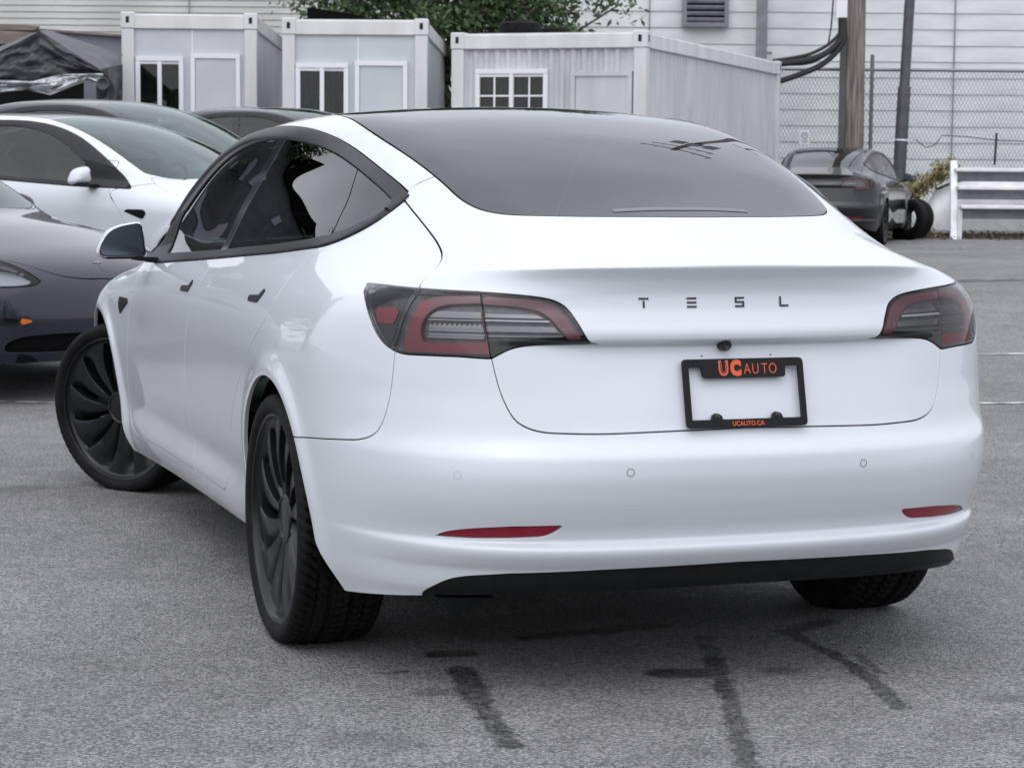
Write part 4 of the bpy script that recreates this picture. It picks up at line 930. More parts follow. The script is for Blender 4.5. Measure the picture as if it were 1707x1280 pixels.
    bp = N.new('ShaderNodeBump'); bp.inputs['Strength'].default_value = .9; bp.inputs['Distance'].default_value = .005; L.new(vo.outputs['Distance'], bp.inputs['Height']); bp.invert = True; L.new(bp.outputs[0], b.inputs['Normal'])
    return m
STAINS = [(-.54, -.29, -.48, -.30, .05, .95), (-.535, -.47, -.60, -.80, .045, .85), (-.60, -.80, -.665, -1.20, .035, .7), (-.06, -.66, .03, -.69, .06, .9), (.10, -.62, .20, -.30, .03, .5), (.12, -.55, -.02, -.95, .032, .75), (-.02, -.95, -.27, -1.6, .03, .6), (.455, -.33, .43, -.75, .026, .75), (.43, -.75, .33, -1.15, .028, .7), (.50, -.62, .46, -.82, .018, .6), (-.69, -.68, -.64, -.70, .045, .45), (-.74, -.45, -.68, -.45, .02, .6), (.60, -1.15, .68, -1.17, .05, .4), (-.25, -.16, .15, -.12, .05, .85), (.22, -.72, .25, -.73, .04, .5), (-.98, -1.05, -.90, -1.12, .09, .22), (-1.28, 2.95, -1.2, 3.0, .10, .4), (-.3, -.02, .5, .05, .22, .35), (.45, -.30, .62, -.22, .04, .6)]
gy = np.concatenate([np.arange(-60, -6, 6), np.arange(-6, 16, .5), np.arange(16, 60, 4), np.arange(60, 420, 40)]); gx = np.concatenate([np.arange(-220, -20, 20), np.arange(-20, 20, 2), np.arange(20, 230, 20)])
V = [(x, y, float(gz(y))) for y in gy for x in gx]; nx = len(gx)
F = [(j*nx+i, j*nx+i+1, (j+1)*nx+i+1, (j+1)*nx+i) for j in range(len(gy)-1) for i in range(nx-1)]
go = MB().add(V, F).build('ground', asphalt(), None, True); go['kind'] = 'structure'
def strip(name, a, b_, wd, m, lift=.004):
    """painted line or crack on the ground from a to b"""
    a = np.array(a, float); b_ = np.array(b_, float); d = b_-a; n = np.array([-d[1], d[0]])/np.linalg.norm(d)*wd/2; k = 24; V = []
    for i in range(k+1):
        p = a+d*i/k
        for s in (-1, 1): q = p+n*s; V.append((q[0], q[1], float(gz(q[1]))+lift))
    F = [(2*i, 2*i+2, 2*i+3, 2*i+1) for i in range(k)]
    o = MB().add(V, F).build(name, m); o['kind'] = 'structure'; return o
MT['worn_line'] = noisy('worn_white_line', (.20, .20, .20), (.50, .50, .50), 14, .8, lo=.42, hi=.60)
MT['crack'] = noisy('tar_crack', (.03, .03, .03), (.14, .14, .14), 5, .8, lo=.4, hi=.62)
def g2(px, py):
    z = 0.0
    for _ in range(12):
        d = _fw+_r*((px-853.5)/FPX)-_u*((py-640)/FPX); t = (z-CAM_POS[2])/d[2]; p = np.array(CAM_POS)+d*t; z = float(gz(p[1]))
    return p[:2]
strip('parking_line', g2(1600, 591), g2(2300, 586), .07, MT['worn_line']); strip('parking_line', g2(1600, 673), g2(2300, 668), .08, MT['worn_line'])
strip('parking_line', g2(-200, 664), g2(90, 672), .06, MT['worn_line']); strip('road_crack', g2(1560, 470), g2(2100, 458), .28, MT['crack']); strip('parking_line', g2(1540, 415), g2(2100, 412), .10, MT['worn_line'])

# ================================================================ background materials
MT['cabin_white'] = noisy('cabin_white_paint', (.55, .56, .56), (.68, .69, .69), 2.5, .5, stretch=(1, 1, .3))
MT['cabin_panel'] = noisy('cabin_blue_panel', (.46, .485, .53), (.54, .56, .605), 1.2, .4)
MT['cabin_panel2'] = noisy('cabin_cyan_panel', (.46, .50, .53), (.54, .575, .60), 1.2, .4)
MT['corr'] = noisy('corrugated_grey_paint', (.45, .465, .485), (.56, .57, .585), 3, .45, stretch=(1, 1, .25))
MT['pvc'] = flat('white_window_frame', (.74, .75, .78), .35)
MT['pane'] = glass('window_pane', (.50, .55, .52), 1.5)
MT['curtain'] = noisy('curtain_cloth', (.16, .20, .17), (.38, .40, .36), 9, .9, stretch=(3, 3, .4))
MT['curtain2'] = noisy('grey_curtain_cloth', (.18, .17, .19), (.46, .45, .48), 9, .9, stretch=(3, 3, .4))
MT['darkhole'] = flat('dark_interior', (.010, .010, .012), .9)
MT['siding'] = noisy('pale_siding', (.54, .575, .58), (.70, .73, .73), 1.3, .6, detail=7, stretch=(.6, .6, 1.6))
MT['siding2'] = noisy('weathered_siding', (.42, .42, .41), (.60, .60, .585), 1.6, .6, detail=8, lo=.3, hi=.7, stretch=(.4, .4, 1.5))
MT['steel'] = noisy('painted_steel_post', (.055, .06, .064), (.08, .085, .09), 6, .45)
MT['steel2'] = noisy('grey_downpipe', (.17, .18, .20), (.23, .24, .26), 6, .45)
MT['galv'] = flat('galvanised_wire', (.22, .23, .24), .45, metal=.6)
MT['wood'] = noisy('weathered_pole_wood', (.10, .085, .075), (.27, .24, .215), 5, .85, detail=8, bump=.5, bscale=20, stretch=(6, 6, .35))
MT['cable'] = flat('black_cable', (.012, .012, .014), .5)
MT['bench'] = noisy('white_board_paint', (.66, .67, .68), (.80, .81, .82), 4, .5)
MT['tarp'] = noisy('grey_tarpaulin', (.018, .021, .024), (.062, .065, .074), 4.5, .5, detail=8, bump=1.0, bscale=7)
MT['valance'] = noisy('white_vinyl_sheet', (.30, .34, .35), (.74, .76, .77), 6, .45, detail=7, bump=1.0, bscale=9)
MT['brown'] = noisy('brown_fascia', (.13, .11, .095), (.22, .19, .165), 3, .7, stretch=(1, 1, 5))
MT['mauve'] = noisy('grey_violet_wall', (.20, .20, .245), (.25, .25, .30), .8, .6)
MT['leaf'] = noisy('tree_leaf', (.028, .062, .022), (.085, .14, .05), 2.2, .5)
MT['bark'] = noisy('tree_bark', (.05, .04, .033), (.12, .10, .085), 8, .9)
MT['dryleaf'] = noisy('shrub_leaf', (.14, .13, .05), (.36, .31, .16), 6, .7)
MT['weed'] = noisy('dry_weeds', (.05, .045, .03), (.20, .15, .10), 7, .8)
MT['primer'] = noisy('grey_primer', (.10, .105, .10), (.26, .27, .265), 7, .6, lo=.4, hi=.6)

# ================================================================ far wall of the warehouse, board by board
def wall_boards(root, u0, u1, D, pitch, z0, z1, m, name='siding_board'):
    a = UD(u0, D, 0); L_ = u1-u0; n = int((z1-z0)/pitch)
    me = None
    for i in range(n):
        if me is None:
            mb = MB(); P = []
            for z, pr in ((0, .026), (pitch*1.02, .004)):
                for s in (0, 1): p = E1*L_*s; P += [tuple(p-E2*pr+np.array([0, 0, z])), tuple(p+E2*.03+np.array([0, 0, z]))]
            mb.add(P, [(0, 2, 6, 4), (1, 5, 7, 3), (0, 4, 5, 1), (2, 3, 7, 6), (0, 1, 3, 2), (4, 6, 7, 5)]); o = mb.build(name, m, root); me = o.data
        else:
            o = bpy.data.objects.new(name, me); COL.objects.link(o); o.parent = root
        o.location = a+np.array([0, 0, z0+i*pitch])-np.array(root.location)
wr = thing('warehouse', 'pale warehouse wall of wide horizontal boards behind the chain link fence', 'building', UD(1.5, 42, 0))
wall_boards(wr, upx(905, 42), upx(2600, 42), 42, .305, 0, 6.2, MT['siding'])
for px in (1578, 1075, 1880, 2200, 2500):
    mb = MB(); c = UD(upx(px, 42), 41.955, 3.1)-np.array(wr.location); mb.box(c, (.02, .02, 6.2), -YAW); mb.build('vertical_seam', MT['steel2'], wr)
mb = MB(); c = UD(upx(1440, 42), 42.3, 3.1)-np.array(wr.location); mb.box(c+E1*3.58, (19.7, .4, 6.2), -YAW); mb.build('wall_core', MT['siding'], wr)
wl = thing('weathered_building', 'weathered light building with narrow board cladding behind the tent and cabins', 'building', UD(-8, 44, 0))
wall_boards(wl, upx(-260, 44), upx(1000, 44), 44, .128, 2.0, 7.2, MT['siding2'])
for px in (317, 560): mb = MB(); mb.box(UD(upx(px, 44), 43.955, 4.6)-np.array(wl.location), (.02, .02, 5.2), -YAW); mb.build('vertical_seam', MT['steel2'], wl)
mb = MB(); mb.box(UD(upx(370, 44), 44.3, 3.6)-np.array(wl.location), (15.6, .4, 7.2), -YAW); mb.build('wall_core', MT['siding2'], wl)
# louvred vent
D = 41.9; c = at(1176, 8, D); lv = thing('louvre_vent', 'grey framed louvre vent with dark slats high on the pale warehouse wall', 'vent', c)
W_, H_ = 76/FPX*D, .84
mb = MB(); mb.box((0, .02, 0), (W_, .02, H_)); mb.build('vent_back', MT['darkhole'], lv)
mb = MB(); [mb.box(p, d) for p, d in (((-W_/2+.04, -.04, 0), (.08, .09, H_)), ((W_/2-.04, -.04, 0), (.08, .09, H_)), ((0, -.04, -H_/2+.04), (W_-.161, .09, .08)), ((0, -.04, H_/2-.04), (W_-.161, .09, .08)))]; mb.build('vent_frame', MT['steel2'], lv)
for i in range(6): mb = MB(); mb.box((0, -.04, -H_/2+.14+i*.115), (W_-.17, .09, .05), rx=R_(28)); mb.build('slat', MT['steel2'], lv)
lv.rotation_euler = (0, 0, -YAW)
# downpipe
c = at(1270, 40, 41.7); dp = MB(); dp.box((0, 0, 0), (.20, .12, 3.6)); dp.box((.14, .0, -.62), (.12, .05, .05)); do = dp.build('downpipe', MT['steel2']); do.location = (c[0], c[1], 4.1); do.rotation_euler = (0, 0, -YAW)
tag(do, 'grey square downpipe on the warehouse wall right of the louvre vent', 'downpipe')

# ================================================================ cabins
def cabin(label, px0, px1, ytop, D, th, L_, panel, ribbed=False, winpx=None, doorpx=None, grid_win=False, rough=None, curt='curtain'):
    """px0..px1 = front, measured at distance D for the right front corner; th turns it"""
    c = at(px1, ytop, D); H = c[2]-GZ0; W = None
    ex = np.array([math.cos(-YAW-th), math.sin(-YAW-th), 0]); ey = np.array([-ex[1], ex[0], 0])   # front runs along ex, depth along ey
    # width so that the left end is seen at px0
    for Wt in np.arange(.8, 4, .01):
        p = c-ex*Wt; d = p-np.array(CAM_POS); q = 853.5+FPX*(d@_r)/(d@_fw)
        if q <= px0: W = Wt; break
    o = thing('portable_cabin', label, 'cabin', (c[0], c[1], GZ0), -YAW-th, 'portable cabins in a row')
    A = -W
    def bx(name, m, ctr, dim, par=o, **k): mb = MB(); mb.box(ctr, dim, **k); return mb.build(name, m, par)
    # posts, beams (x: -W..0, y: 0..L, z: 0..H)
    pw = .17
    for x in (A+pw/2, -pw/2):
        for y in (pw/2, L_-pw/2): bx('corner_post', MT['cabin_white'], (x, y, H/2-.06), (pw, pw, H-.30), bev=.01)
    for y in (pw/2, L_-pw/2):
        bx('top_beam', MT['cabin_white'], (A/2, y-.0, H-.115), (W-.30, pw-.02, .19), bev=.01); bx('floor_beam', MT['cabin_white'], (A/2, y, .10), (W, pw, .18))
    for x in (A+pw/2, -pw/2): bx('top_beam', MT['cabin_white'], (x, L_/2, H-.115), (pw-.02, L_-.30, .19), bev=.01); bx('floor_beam', MT['cabin_white'], (x, L_/2, .10), (pw-.01, L_-.36, .18))
    for x in (A+.085, -.085):
        for y in (.085, L_-.085):
            cc = bx('corner_casting', MT['cabin_white'], (x, y, H-.10), (.19, .19, .22), bev=.012)
            for dx, dy in ((0, -.0965), (.0965, 0)):
                mb = MB(); mb.box((x+dx, y+dy, H-.09), (.045 if dy else .004, .045 if dx else .004, .085)); mb.build('casting_hole', MT['darkhole'], cc)
    bx('roof', MT['cabin_white'], (A/2, L_/2, H-.02), (W-.05, L_-.05, .03))
    def wall(p0, p1, n_, name, openings=()):
        """wall sheet from p0 to p1 (2D), outward normal n_, ribbed or flat, with rectangular openings (s0,s1,z0,z1)"""
        p0 = np.array(p0); p1 = np.array(p1); Lw = np.linalg.norm(p1-p0); d = (p1-p0)/Lw; n_ = np.array(n_)
        ss = [0, Lw]+[v for q in openings for v in q[:2]]; zz = [.19, H-.21]+[v for q in openings for v in q[2:]]
        prof = []
        if ribbed:
            pt = .15; k = int(Lw/pt); 
            for i in range(k): prof += [(i*pt, 0), (i*pt+.045, 0), (i*pt+.075, -.03), (i*pt+.12, -.03)]
            prof.append((Lw, 0))
        S_ = sorted(set([round(v, 4) for v in ss+[a for a, b in prof]])); Z_ = sorted(set(round(v, 4) for v in zz))
        off = lambda s: (np.interp(s, [a for a, b in prof], [b for a, b in prof]) if prof else 0)
        V = []; F = []
        for s in S_:
            for z in Z_: p = p0+d*s+n_*off(s); V.append((p[0], p[1], z))
        nz_ = len(Z_)
        for i in range(len(S_)-1):
            for j in range(nz_-1):
                sm, zm = (S_[i]+S_[i+1])/2, (Z_[j]+Z_[j+1])/2
                if any(q[0] < sm < q[1] and q[2] < zm < q[3] for q in openings): continue
                F.append((i*nz_+j, (i+1)*nz_+j, (i+1)*nz_+j+1, i*nz_+j+1))
        return MB().add(V, F).build(name, MT['corr'] if ribbed else panel, o)
    ops = []
    def span(pxa, pxb):
        r = []
        for px in (pxa, pxb):
            best = min(np.arange(0, W, .01), key=lambda s: abs(853.5+FPX*(((c-ex*(W-s))-np.array(CAM_POS))@_r)/(((c-ex*(W-s))-np.array(CAM_POS))@_fw)-px)); r.append(best)
        return r
    wz = lambda py: c[2]-GZ0-(py-ytop)*D/FPX
    if winpx:
        s0, s1 = span(winpx[0], winpx[1]); z1 = wz(winpx[2]); z0 = z1-.95; ops.append((s0, s1, z0, z1))
    wall((A+pw-.02, .055), (-pw+.02, .055), (0, -1), 'front_panel', [(q[0]-pw+.02, q[1]-pw+.02, q[2], q[3]) for q in ops])
    wall((-.045, pw-.01), (-.045, L_-pw+.01), (1, 0), 'side_panel'); wall((A+.045, L_-pw), (A+.045, pw), (-1, 0), 'side_panel'); wall((-pw, L_-.05), (A+pw, L_-.05), (0, 1), 'back_panel')
    if not ribbed: bx('panel_joint', MT['pvc'], (A+W*.52, .049, H/2), (.02, .006, H-.45))
    if winpx:
        x0, x1 = A+s0, A+s1; xm = (x0+x1)/2; wn = bx('window', MT['pvc'], (xm, .04, z1-.025), (x1-x0, .07, .06)); zc = (z0+z1)/2
        for nm, ctr, dim in (('sill', (xm, .03, z0+.025), (x1-x0, .09, .06)), ('jamb', (x0+.028, .04, zc), (.06, .07, z1-z0-.115)), ('jamb', (x1-.028, .04, zc), (.06, .07, z1-z0-.115)), ('mullion', (xm, .035, zc), (.055, .06, z1-z0-.115))): bx(nm, MT['pvc'], ctr, dim, wn)
        for sgn, dy, cm in ((-1, .04, 'curtain2'), (1, .055, 'curtain')):
            xc = xm+sgn*(x1-x0-.04)/4; wd = (x1-x0)/2-.06
            bx('pane', MT['pane'], (xc, dy, zc), (wd, .006, z1-z0-.13), wn)
            if grid_win:
                bx('glazing_bar', MT['pvc'], (xc, dy-.008, zc), (.022, .012, z1-z0-.13), wn)
                for zb in (zc+.13, zc-.17): bx('glazing_bar', MT['pvc'], (xc, dy-.007, zb), (wd, .010, .022), wn)
            bx('sash', MT['pvc'], (xc, dy-.004, z1-.075), (wd, .03, .045), wn)
            n = 24; V = []
            for i in range(n+1):
                xx = xc-wd/2+wd*i/n; yy = .10+.018*math.sin(i*1.9+sgn)
                V += [(xx, yy, z0), (xx, yy, z1)]
            MB().add(V, [(2*i, 2*i+2, 2*i+3, 2*i+1) for i in range(n)]).build('curtain', MT[cm], wn, True)
        bx('window_back', MT['darkhole'], (xm, .22, zc), (x1-x0+.1, .02, z1-z0+.1), wn)
    if doorpx:
        s0, s1 = span(doorpx[0], doorpx[1]); z1 = wz(doorpx[2]); x0, x1 = A+s0, A+s1; xm = (x0+x1)/2
        dr = bx('door', panel if not ribbed else MT['corr'], (xm, .035, z1/2+.09), (x1-x0-.13, .03, z1-.18))
        for nm, ctr, dim in (('door_frame', (x0+.03, .03, z1/2+.08), (.06, .06, z1-.16)), ('door_frame', (x1-.03, .03, z1/2+.08), (.06, .06, z1-.16)), ('door_frame', (xm, .03, z1-.001), (x1-x0, .065, .06))): bx(nm, MT['pvc'] if not ribbed else MT['corr'], ctr, dim, dr)
    return o, W, H
cabA = cabin('leftmost portable cabin beside the dark tent, smooth pale blue panels', 203, 428, 24, 30.0, R_(-2), 6.0, MT['cabin_panel'], False, (225, 305, 95), (317, 400, 93))
cabB = cabin('middle portable cabin, smooth panels with a tarp on its roof', 471, 713, 33, 29.4, R_(1), 6.0, MT['cabin_panel2'], False, (493, 580, 106), (591, 679, 105))
cabC = cabin('right portable cabin with ribbed grey walls and a small paned window', 753, 1078, 52, 28.4, R_(19), 8.2, MT['cabin_panel2'], True, (793, 913, 113), (952, 1054, 121), True)

# things on the cabin roofs
def toroid(name, m, R0, r0, c, par=None, n=28, k=10, sq=1.5, axis='Z'):
    V = []
    for i in range(n):
        a = 2*PI*i/n
        for j in range(k):
            b = 2*PI*j/k; rr = R0+r0*np.sign(math.cos(b))*abs(math.cos(b))**(1/sq); zz = r0*.95*np.sign(math.sin(b))*abs(math.sin(b))**(1/sq)
            p = (rr*math.cos(a), rr*math.sin(a), zz) if axis == 'Z' else (zz, rr*math.cos(a), rr*math.sin(a)); V.append(tuple(np.array(p)+np.array(c)))
    F = [(i*k+j, ((i+1) % n)*k+j, ((i+1) % n)*k+(j+1) % k, i*k+(j+1) % k) for i in range(n) for j in range(k)]
    return MB().add(V, F).build(name, m, par, True)
for px, py, D, lab, R0 in ((866, 38, 29.4, 'larger tyre lying flat on the roof edge of the ribbed cabin', .20), (926, 42, 29.8, 'smaller tyre lying flat right of the larger tyre on the ribbed cabin', .15)):
    c = at(px, py, D); o = toroid('old_tyre', MT['rubber'], R0, .085 if R0 > .18 else .06, (0, 0, 0)); o.location = (c[0], c[1], cabC[2]+GZ0+.085 if R0 > .18 else cabC[2]+GZ0+.06); tag(o, lab, 'tyre', 'tyres on the cabin roof')
c = at(1010, 48, 30.6); o = MB().box((0, 0, 0), (1.15, .10, .05), -YAW-R_(17)).build('roof_batten', MT['shell']); o.location = (c[0], c[1], cabC[2]+.16); tag(o, 'thin dark batten lying on the ribbed cabin roof right of the tyres', 'batten')
c = at(512, 30, 29.8); zt = cabB[2]+GZ0
mb = MB(); V = []
prof = [(0, .17), (.1, .165), (.35, .125), (.62, .09), (.82, .03), (1.0, .0)]
for s, h in prof:
    for dy in (0, .25, .5): V.append((s, dy, h*(1-.1*dy)+.002)); 
for s, h in prof:
    for dy in (0, .25, .5): V.append((s, dy, -.0))
F = [(i*3+j, (i+1)*3+j, (i+1)*3+j+1, i*3+j+1) for i in range(5) for j in range(2)]+[(i*3+18, (i+1)*3+18, (i+1)*3, i*3) for i in range(5)]+[(0, 1, 19, 18), (1, 2, 20, 19)]
o = mb.add(V, F).build('roof_tarp', MT['shell'], None, False); fix_normals(o); o.location = (c[0], c[1], zt); o.rotation_euler = (0, 0, -YAW); tag(o, 'black folded tarp wedge lying on the middle cabin roof', 'tarp')

# ================================================================ tent and low building on the left
D = 26.5
def lp(px, py, D, o): return tuple(at(px, py, D)-o)
o0 = UD(upx(60, D), D, GZ0); tt = thing('market_tent', 'dark grey fabric tent with a crumpled white valance beside the leftmost cabin', 'tent', o0)
def sheet(name, m, fn, nu_, nv_, par, amp=.03, seed=1, th=.012):
    rg = np.random.default_rng(seed); V = []; ph = rg.uniform(0, 6, 8)
    for i in range(nu_+1):
        for j in range(nv_+1):
            u, v = i/nu_, j/nv_; p = np.array(fn(u, v))
            w_ = amp*(math.sin(u*9+ph[0]+v*5)+.7*math.sin(u*17+ph[1]-v*11)+.5*math.sin(v*23+ph[2]+u*6)+.4*math.sin(u*31+v*29+ph[3])+.35*abs(math.sin(u*47-v*19+ph[4]))+.3*abs(math.sin(u*63+v*37+ph[5]))+rg.normal(0, .25))*min(1, 4*min(v, 1-v)+.15)
            V.append(p-E2*w_)
    V2 = [v+E2*th for v in V]; m_ = nv_+1; k = len(V)
    F = [(i*m_+j, (i+1)*m_+j, (i+1)*m_+j+1, i*m_+j+1) for i in range(nu_) for j in range(nv_)]
    F += [tuple(x+k for x in f[::-1]) for f in F]
    return MB().add(V+V2, F).build(name, m, par, True, None, 80)
def P_(px, py, d=0): return np.array(lp(px, py, D+d, o0))
pk = P_(66, 52); eL = P_(-60, 118); eR = P_(172, 120); 
def lerp(a, b, t): return a*(1-t)+b*t
sheet('gable_cloth', MT['tarp'], lambda u, v: lerp(lerp(P_(-60, 146), P_(172, 123), u), (lerp(eL, pk, u/.54) if u < .54 else lerp(pk, eR, (u-.54)/.46)), v), 60, 24, tt, .035)
pkb = P_(40, 62, 4.5); eRb = P_(205, 95, 4.2); eLb = P_(-60, 100, 4.5)
sheet('roof_cloth', MT['tarp'], lambda u, v: lerp(lerp(eR, P_(205, 92, 3.0), u), lerp(pk, P_(80, 50, 3.0), u), v), 10, 14, tt, .012, 2)
sheet('roof_cloth', MT['tarp'], lambda u, v: lerp(lerp(eL, eLb, u), lerp(pk, pkb, u), v), 10, 14, tt, .012, 3)
def vb(u):   # lower edge of the valance in px
    return np.interp(u, [0, .12, .28, .45, .62, .78, .9, 1], [150, 156, 152, 148, 157, 142, 133, 148])
sheet('white_valance', MT['valance'], lambda u, v: lerp(P_(-60+232*u, vb(u)+2, -.05), P_(-60+232*u, np.interp(u, [0, .3, .5, .7, 1], [134, 134, 136, 124, 123]), -.05), v), 90, 14, tt, .055, 4)
sheet('side_curtain', MT['tarp'], lambda u, v: lerp(P_(168+36*u, 330, .0), P_(168+36*u, 116-8*u, .0), v), 12, 20, tt, .03, 5)
mb = MB(); c0 = P_(170, 140, -.1); mb.lathe([(-.02, .075), (-.06, .075), (-.06, .060), (-.02, .055), (-.01, .001)], 16, 'Y', tuple(c0)); mb.build('tent_lamp', MT['steel'], tt, True)  # something rolled up at the tent corner, modelled as a steel ring; no lamp
mb = MB(); [mb.box(P_(px, 200, dd)+np.array([0, 0, -.6]), (.05, .05, 2.3)) for px, dd in ((165, .05), (-58, .05), (172, 4.0))]; mb.build('tent_pole', MT['steel'], tt)
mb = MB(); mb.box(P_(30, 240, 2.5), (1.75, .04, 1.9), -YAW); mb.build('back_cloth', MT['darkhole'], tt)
D2 = 31; lb = thing('low_building', 'low grey violet building with a brown fascia behind the tent', 'building', UD(upx(60, D2), D2, 0))
def P2(px, py, dd=0): return at(px, py, D2+dd)-np.array(lb.location)
mb = MB(); a, b_ = P2(-120, 36), P2(215, 62); mb.hexa([tuple(np.array([a[0], a[1], -1])), tuple(np.array([b_[0], b_[1], -1])), tuple(np.array([b_[0], b_[1], -1])+E2*2), tuple(np.array([a[0], a[1], -1])+E2*2), tuple(a), tuple(b_), tuple(b_+E2*2), tuple(a+E2*2)]); mb.build('wall', MT['mauve'], lb)
mb = MB(); a, b_, c_, d_ = P2(-120, 34, -.1), P2(215, 59, -.1), P2(215, 62.5, -.1), P2(-120, 38, -.1); mb.hexa([tuple(d_), tuple(c_), tuple(c_+E2*.3), tuple(d_+E2*.3), tuple(a), tuple(b_), tuple(b_+E2*.3), tuple(a+E2*.3)]); mb.build('roof_edge', MT['brown'], lb)
for y0_, y1_ in ((40, 49), (50.5, 72)):
    mb = MB(); a, b_, c_, d_ = P2(-120, y0_-5, -.16), P2(64, y0_+4, -.16), P2(58, y1_+2, -.16), P2(-120, y1_, -.16); mb.hexa([tuple(d_), tuple(c_), tuple(c_+E2*.1), tuple(d_+E2*.1), tuple(a), tuple(b_), tuple(b_+E2*.1), tuple(a+E2*.1)]); mb.build('fascia_board', MT['brown'], lb)

# ================================================================ chain link fence, poles, cables
D = 37.0; zg = GZ0; u0, u1 = upx(1265, D), upx(2300, D); zt = float(at(1500, 117, D)[2])
fe = thing('chain_link_fence', 'tall chain link fence running behind the white bench to the ribbed cabin', 'fence', UD(u0, D, zg)); Hf = zt-zg
mb = MB(); V = []; F = []; wr_ = .0035; dx = .062; n = int((u1-u0)/dx); steps = int(Hf/dx)+1
for i in range(n):
    base = len(V); 
    for j in range(steps+1):
        x = i*dx+(dx*.52 if j % 2 else -.02*dx)*(1)+0; z = j*dx; y = .006*(1 if (j % 2) else -1)
        for a in (0, 2.094, 4.189): V.append((x+wr_*math.cos(a)*1.3, y+wr_*math.sin(a), z))
    for j in range(steps):
        for a in range(3): F.append((base+j*3+a, base+j*3+(a+1) % 3, base+(j+1)*3+(a+1) % 3, base+(j+1)*3+a))
for i in range(n):
    base = len(V)
    for j in range(steps+1):
        x = i*dx+dx-(dx*.52 if j % 2 else -.02*dx)+0; z = j*dx; y = .006*(-1 if (j % 2) else 1)
        for a in (0, 2.094, 4.189): V.append((x+wr_*math.cos(a)*1.3, y+wr_*math.sin(a), z))
    for j in range(steps):
        for a in range(3): F.append((base+j*3+a, base+j*3+(a+1) % 3, base+(j+1)*3+(a+1) % 3, base+(j+1)*3+a))
wm = mb.add(V, F).build('wire_mesh', MT['galv'], fe); wm['kind'] = 'stuff'
mb = MB(); mb.tube([(0, 0, Hf), (u1-u0, 0, Hf)], .028, 8); mb.build('top_rail', MT['galv'], fe, True)
for px in (1395, 1444, 1800, 2050, 2295): 
    x = upx(px, D)-u0; mb = MB(); mb.tube([(x, 0, 0), (x, 0, Hf+(.25 if px < 1500 else .02))], .034, 8); mb.build('post', MT['galv'], fe, True)
mb = MB(); pts = [(upx(px, D)-u0, -.03, float(at(px, py, D)[2])-zg) for px, py in ((1518, 233), (1535, 246), (1549, 243), (1562, 226), (1600, 228), (1650, 234), (1707, 236), (1760, 232))]; mb.tube(pts, .008, 5); mb.build('loose_wire', MT['cable'], fe, True)
mb = MB(); x = upx(1650, D)-u0; mb.tube([(x, -.03, float(at(1650, 275, D)[2])-zg), (x+.02, -.03, float(at(1650, 222, D)[2])-zg)], .02, 6); mb.build('stake', MT['cable'], fe, True)
fe.rotation_euler = (0, 0, -YAW)
# small sign
D = 36.85; c = at(1341, 229.5, D); sg_ = thing('fence_sign', 'small white notice with a round face symbol hung on the chain link fence', 'sign', c, -YAW)
mb = MB(); mb.box((0, 0, 0), (17/FPX*D, .012, 24/FPX*D), bev=.005); mb.build('sign_plate', MT['pvc'], sg_)
mb = MB(); mb.lathe([(-.008, .058), (-.012, .058), (-.012, .045), (-.008, .045)], 20, 'Y', (0, 0, .03)); mb.box((0, -.010, .045), (.05, .004, .010)); mb.box((0, -.010, .018), (.04, .004, .010)); mb.box((0, -.010, -.055), (.12, .004, .010)); mb.box((0, -.010, -.080), (.09, .004, .010)); mb.build('sign_symbol', MT['steel2'], sg_)
# utility pole with box and cables
D = 36.7; a = at(1418, 420, D); b_ = at(1427, -60, D); a[2] = .1
up = thing('utility_pole', 'weathered round wooden utility pole behind the grey car', 'pole', tuple(a)); mb = MB(); d_ = b_-a; tm = 17.5/d_[2]; mb.tube([tuple(d_*t) for t in np.linspace(0, tm, 12)], [.19-.016*t for t in np.linspace(0, tm, 12)], 20); mb.build('pole_shaft', MT['wood'], up, True)
for hz, ln in ((17.0, 2.6), (15.9, 2.2)):
    q = d_*(hz/d_[2]); mb = MB(); mb.box(tuple(q-E2*.2), (ln, .12, .14), -YAW); ca = mb.build('crossarm', MT['wood'], up)
    for s in (-.46, -.28, .28, .46): mb = MB(); mb.lathe([(0, .001), (0, .07), (.12, .09), (.2, .05), (.3, .07), (.36, .001)], 10, 'Z', tuple(q-E2*.2+E1*ln*s+np.array([0, 0, .07]))); mb.build('insulator', MT['pvc'], ca, True)
for s in (-.55, .0, .55): q = d_*(14.3/d_[2]); mb = MB(); mb.lathe([(-.5, .001), (-.5, .24), (.5, .24), (.56, .1), (.62, .001)], 16, 'Z', tuple(q-E2*.35+E1*s)); mb.build('transformer', MT['steel2'], up, True)
mb = MB(); q0 = at(1402, 330, D-.1)-a; q1 = at(1404, 60, D-.1)-a; mb.box(tuple((q0+q1)/2), (.10, .05, abs(q1[2]-q0[2])), -YAW); mb.build('cable_guard', MT['steel'], up)
q = at(1403, -15, D-.3)-a; mb = MB(); mb.box(tuple(q), (.19, .12, .92), -YAW, bev=.01); mb.build('cable_box', MT['pvc'], up)
cabs = [([(1404, 30), (1403, 60), (1394, 75), (1365, 95), (1330, 103), (1288, 108)], .055), ([(1407, 30), (1407, 62), (1398, 82), (1370, 108), (1340, 122), (1288, 140)], .05), ([(1400, 30), (1400, 52), (1384, 72), (1345, 92), (1288, 102)], .03), ([(1288, 106), (1330, 106), (1352, 103), (1380, 88)], .04), ([(1389, 0), (1386, 40), (1381, 72)], .014)]
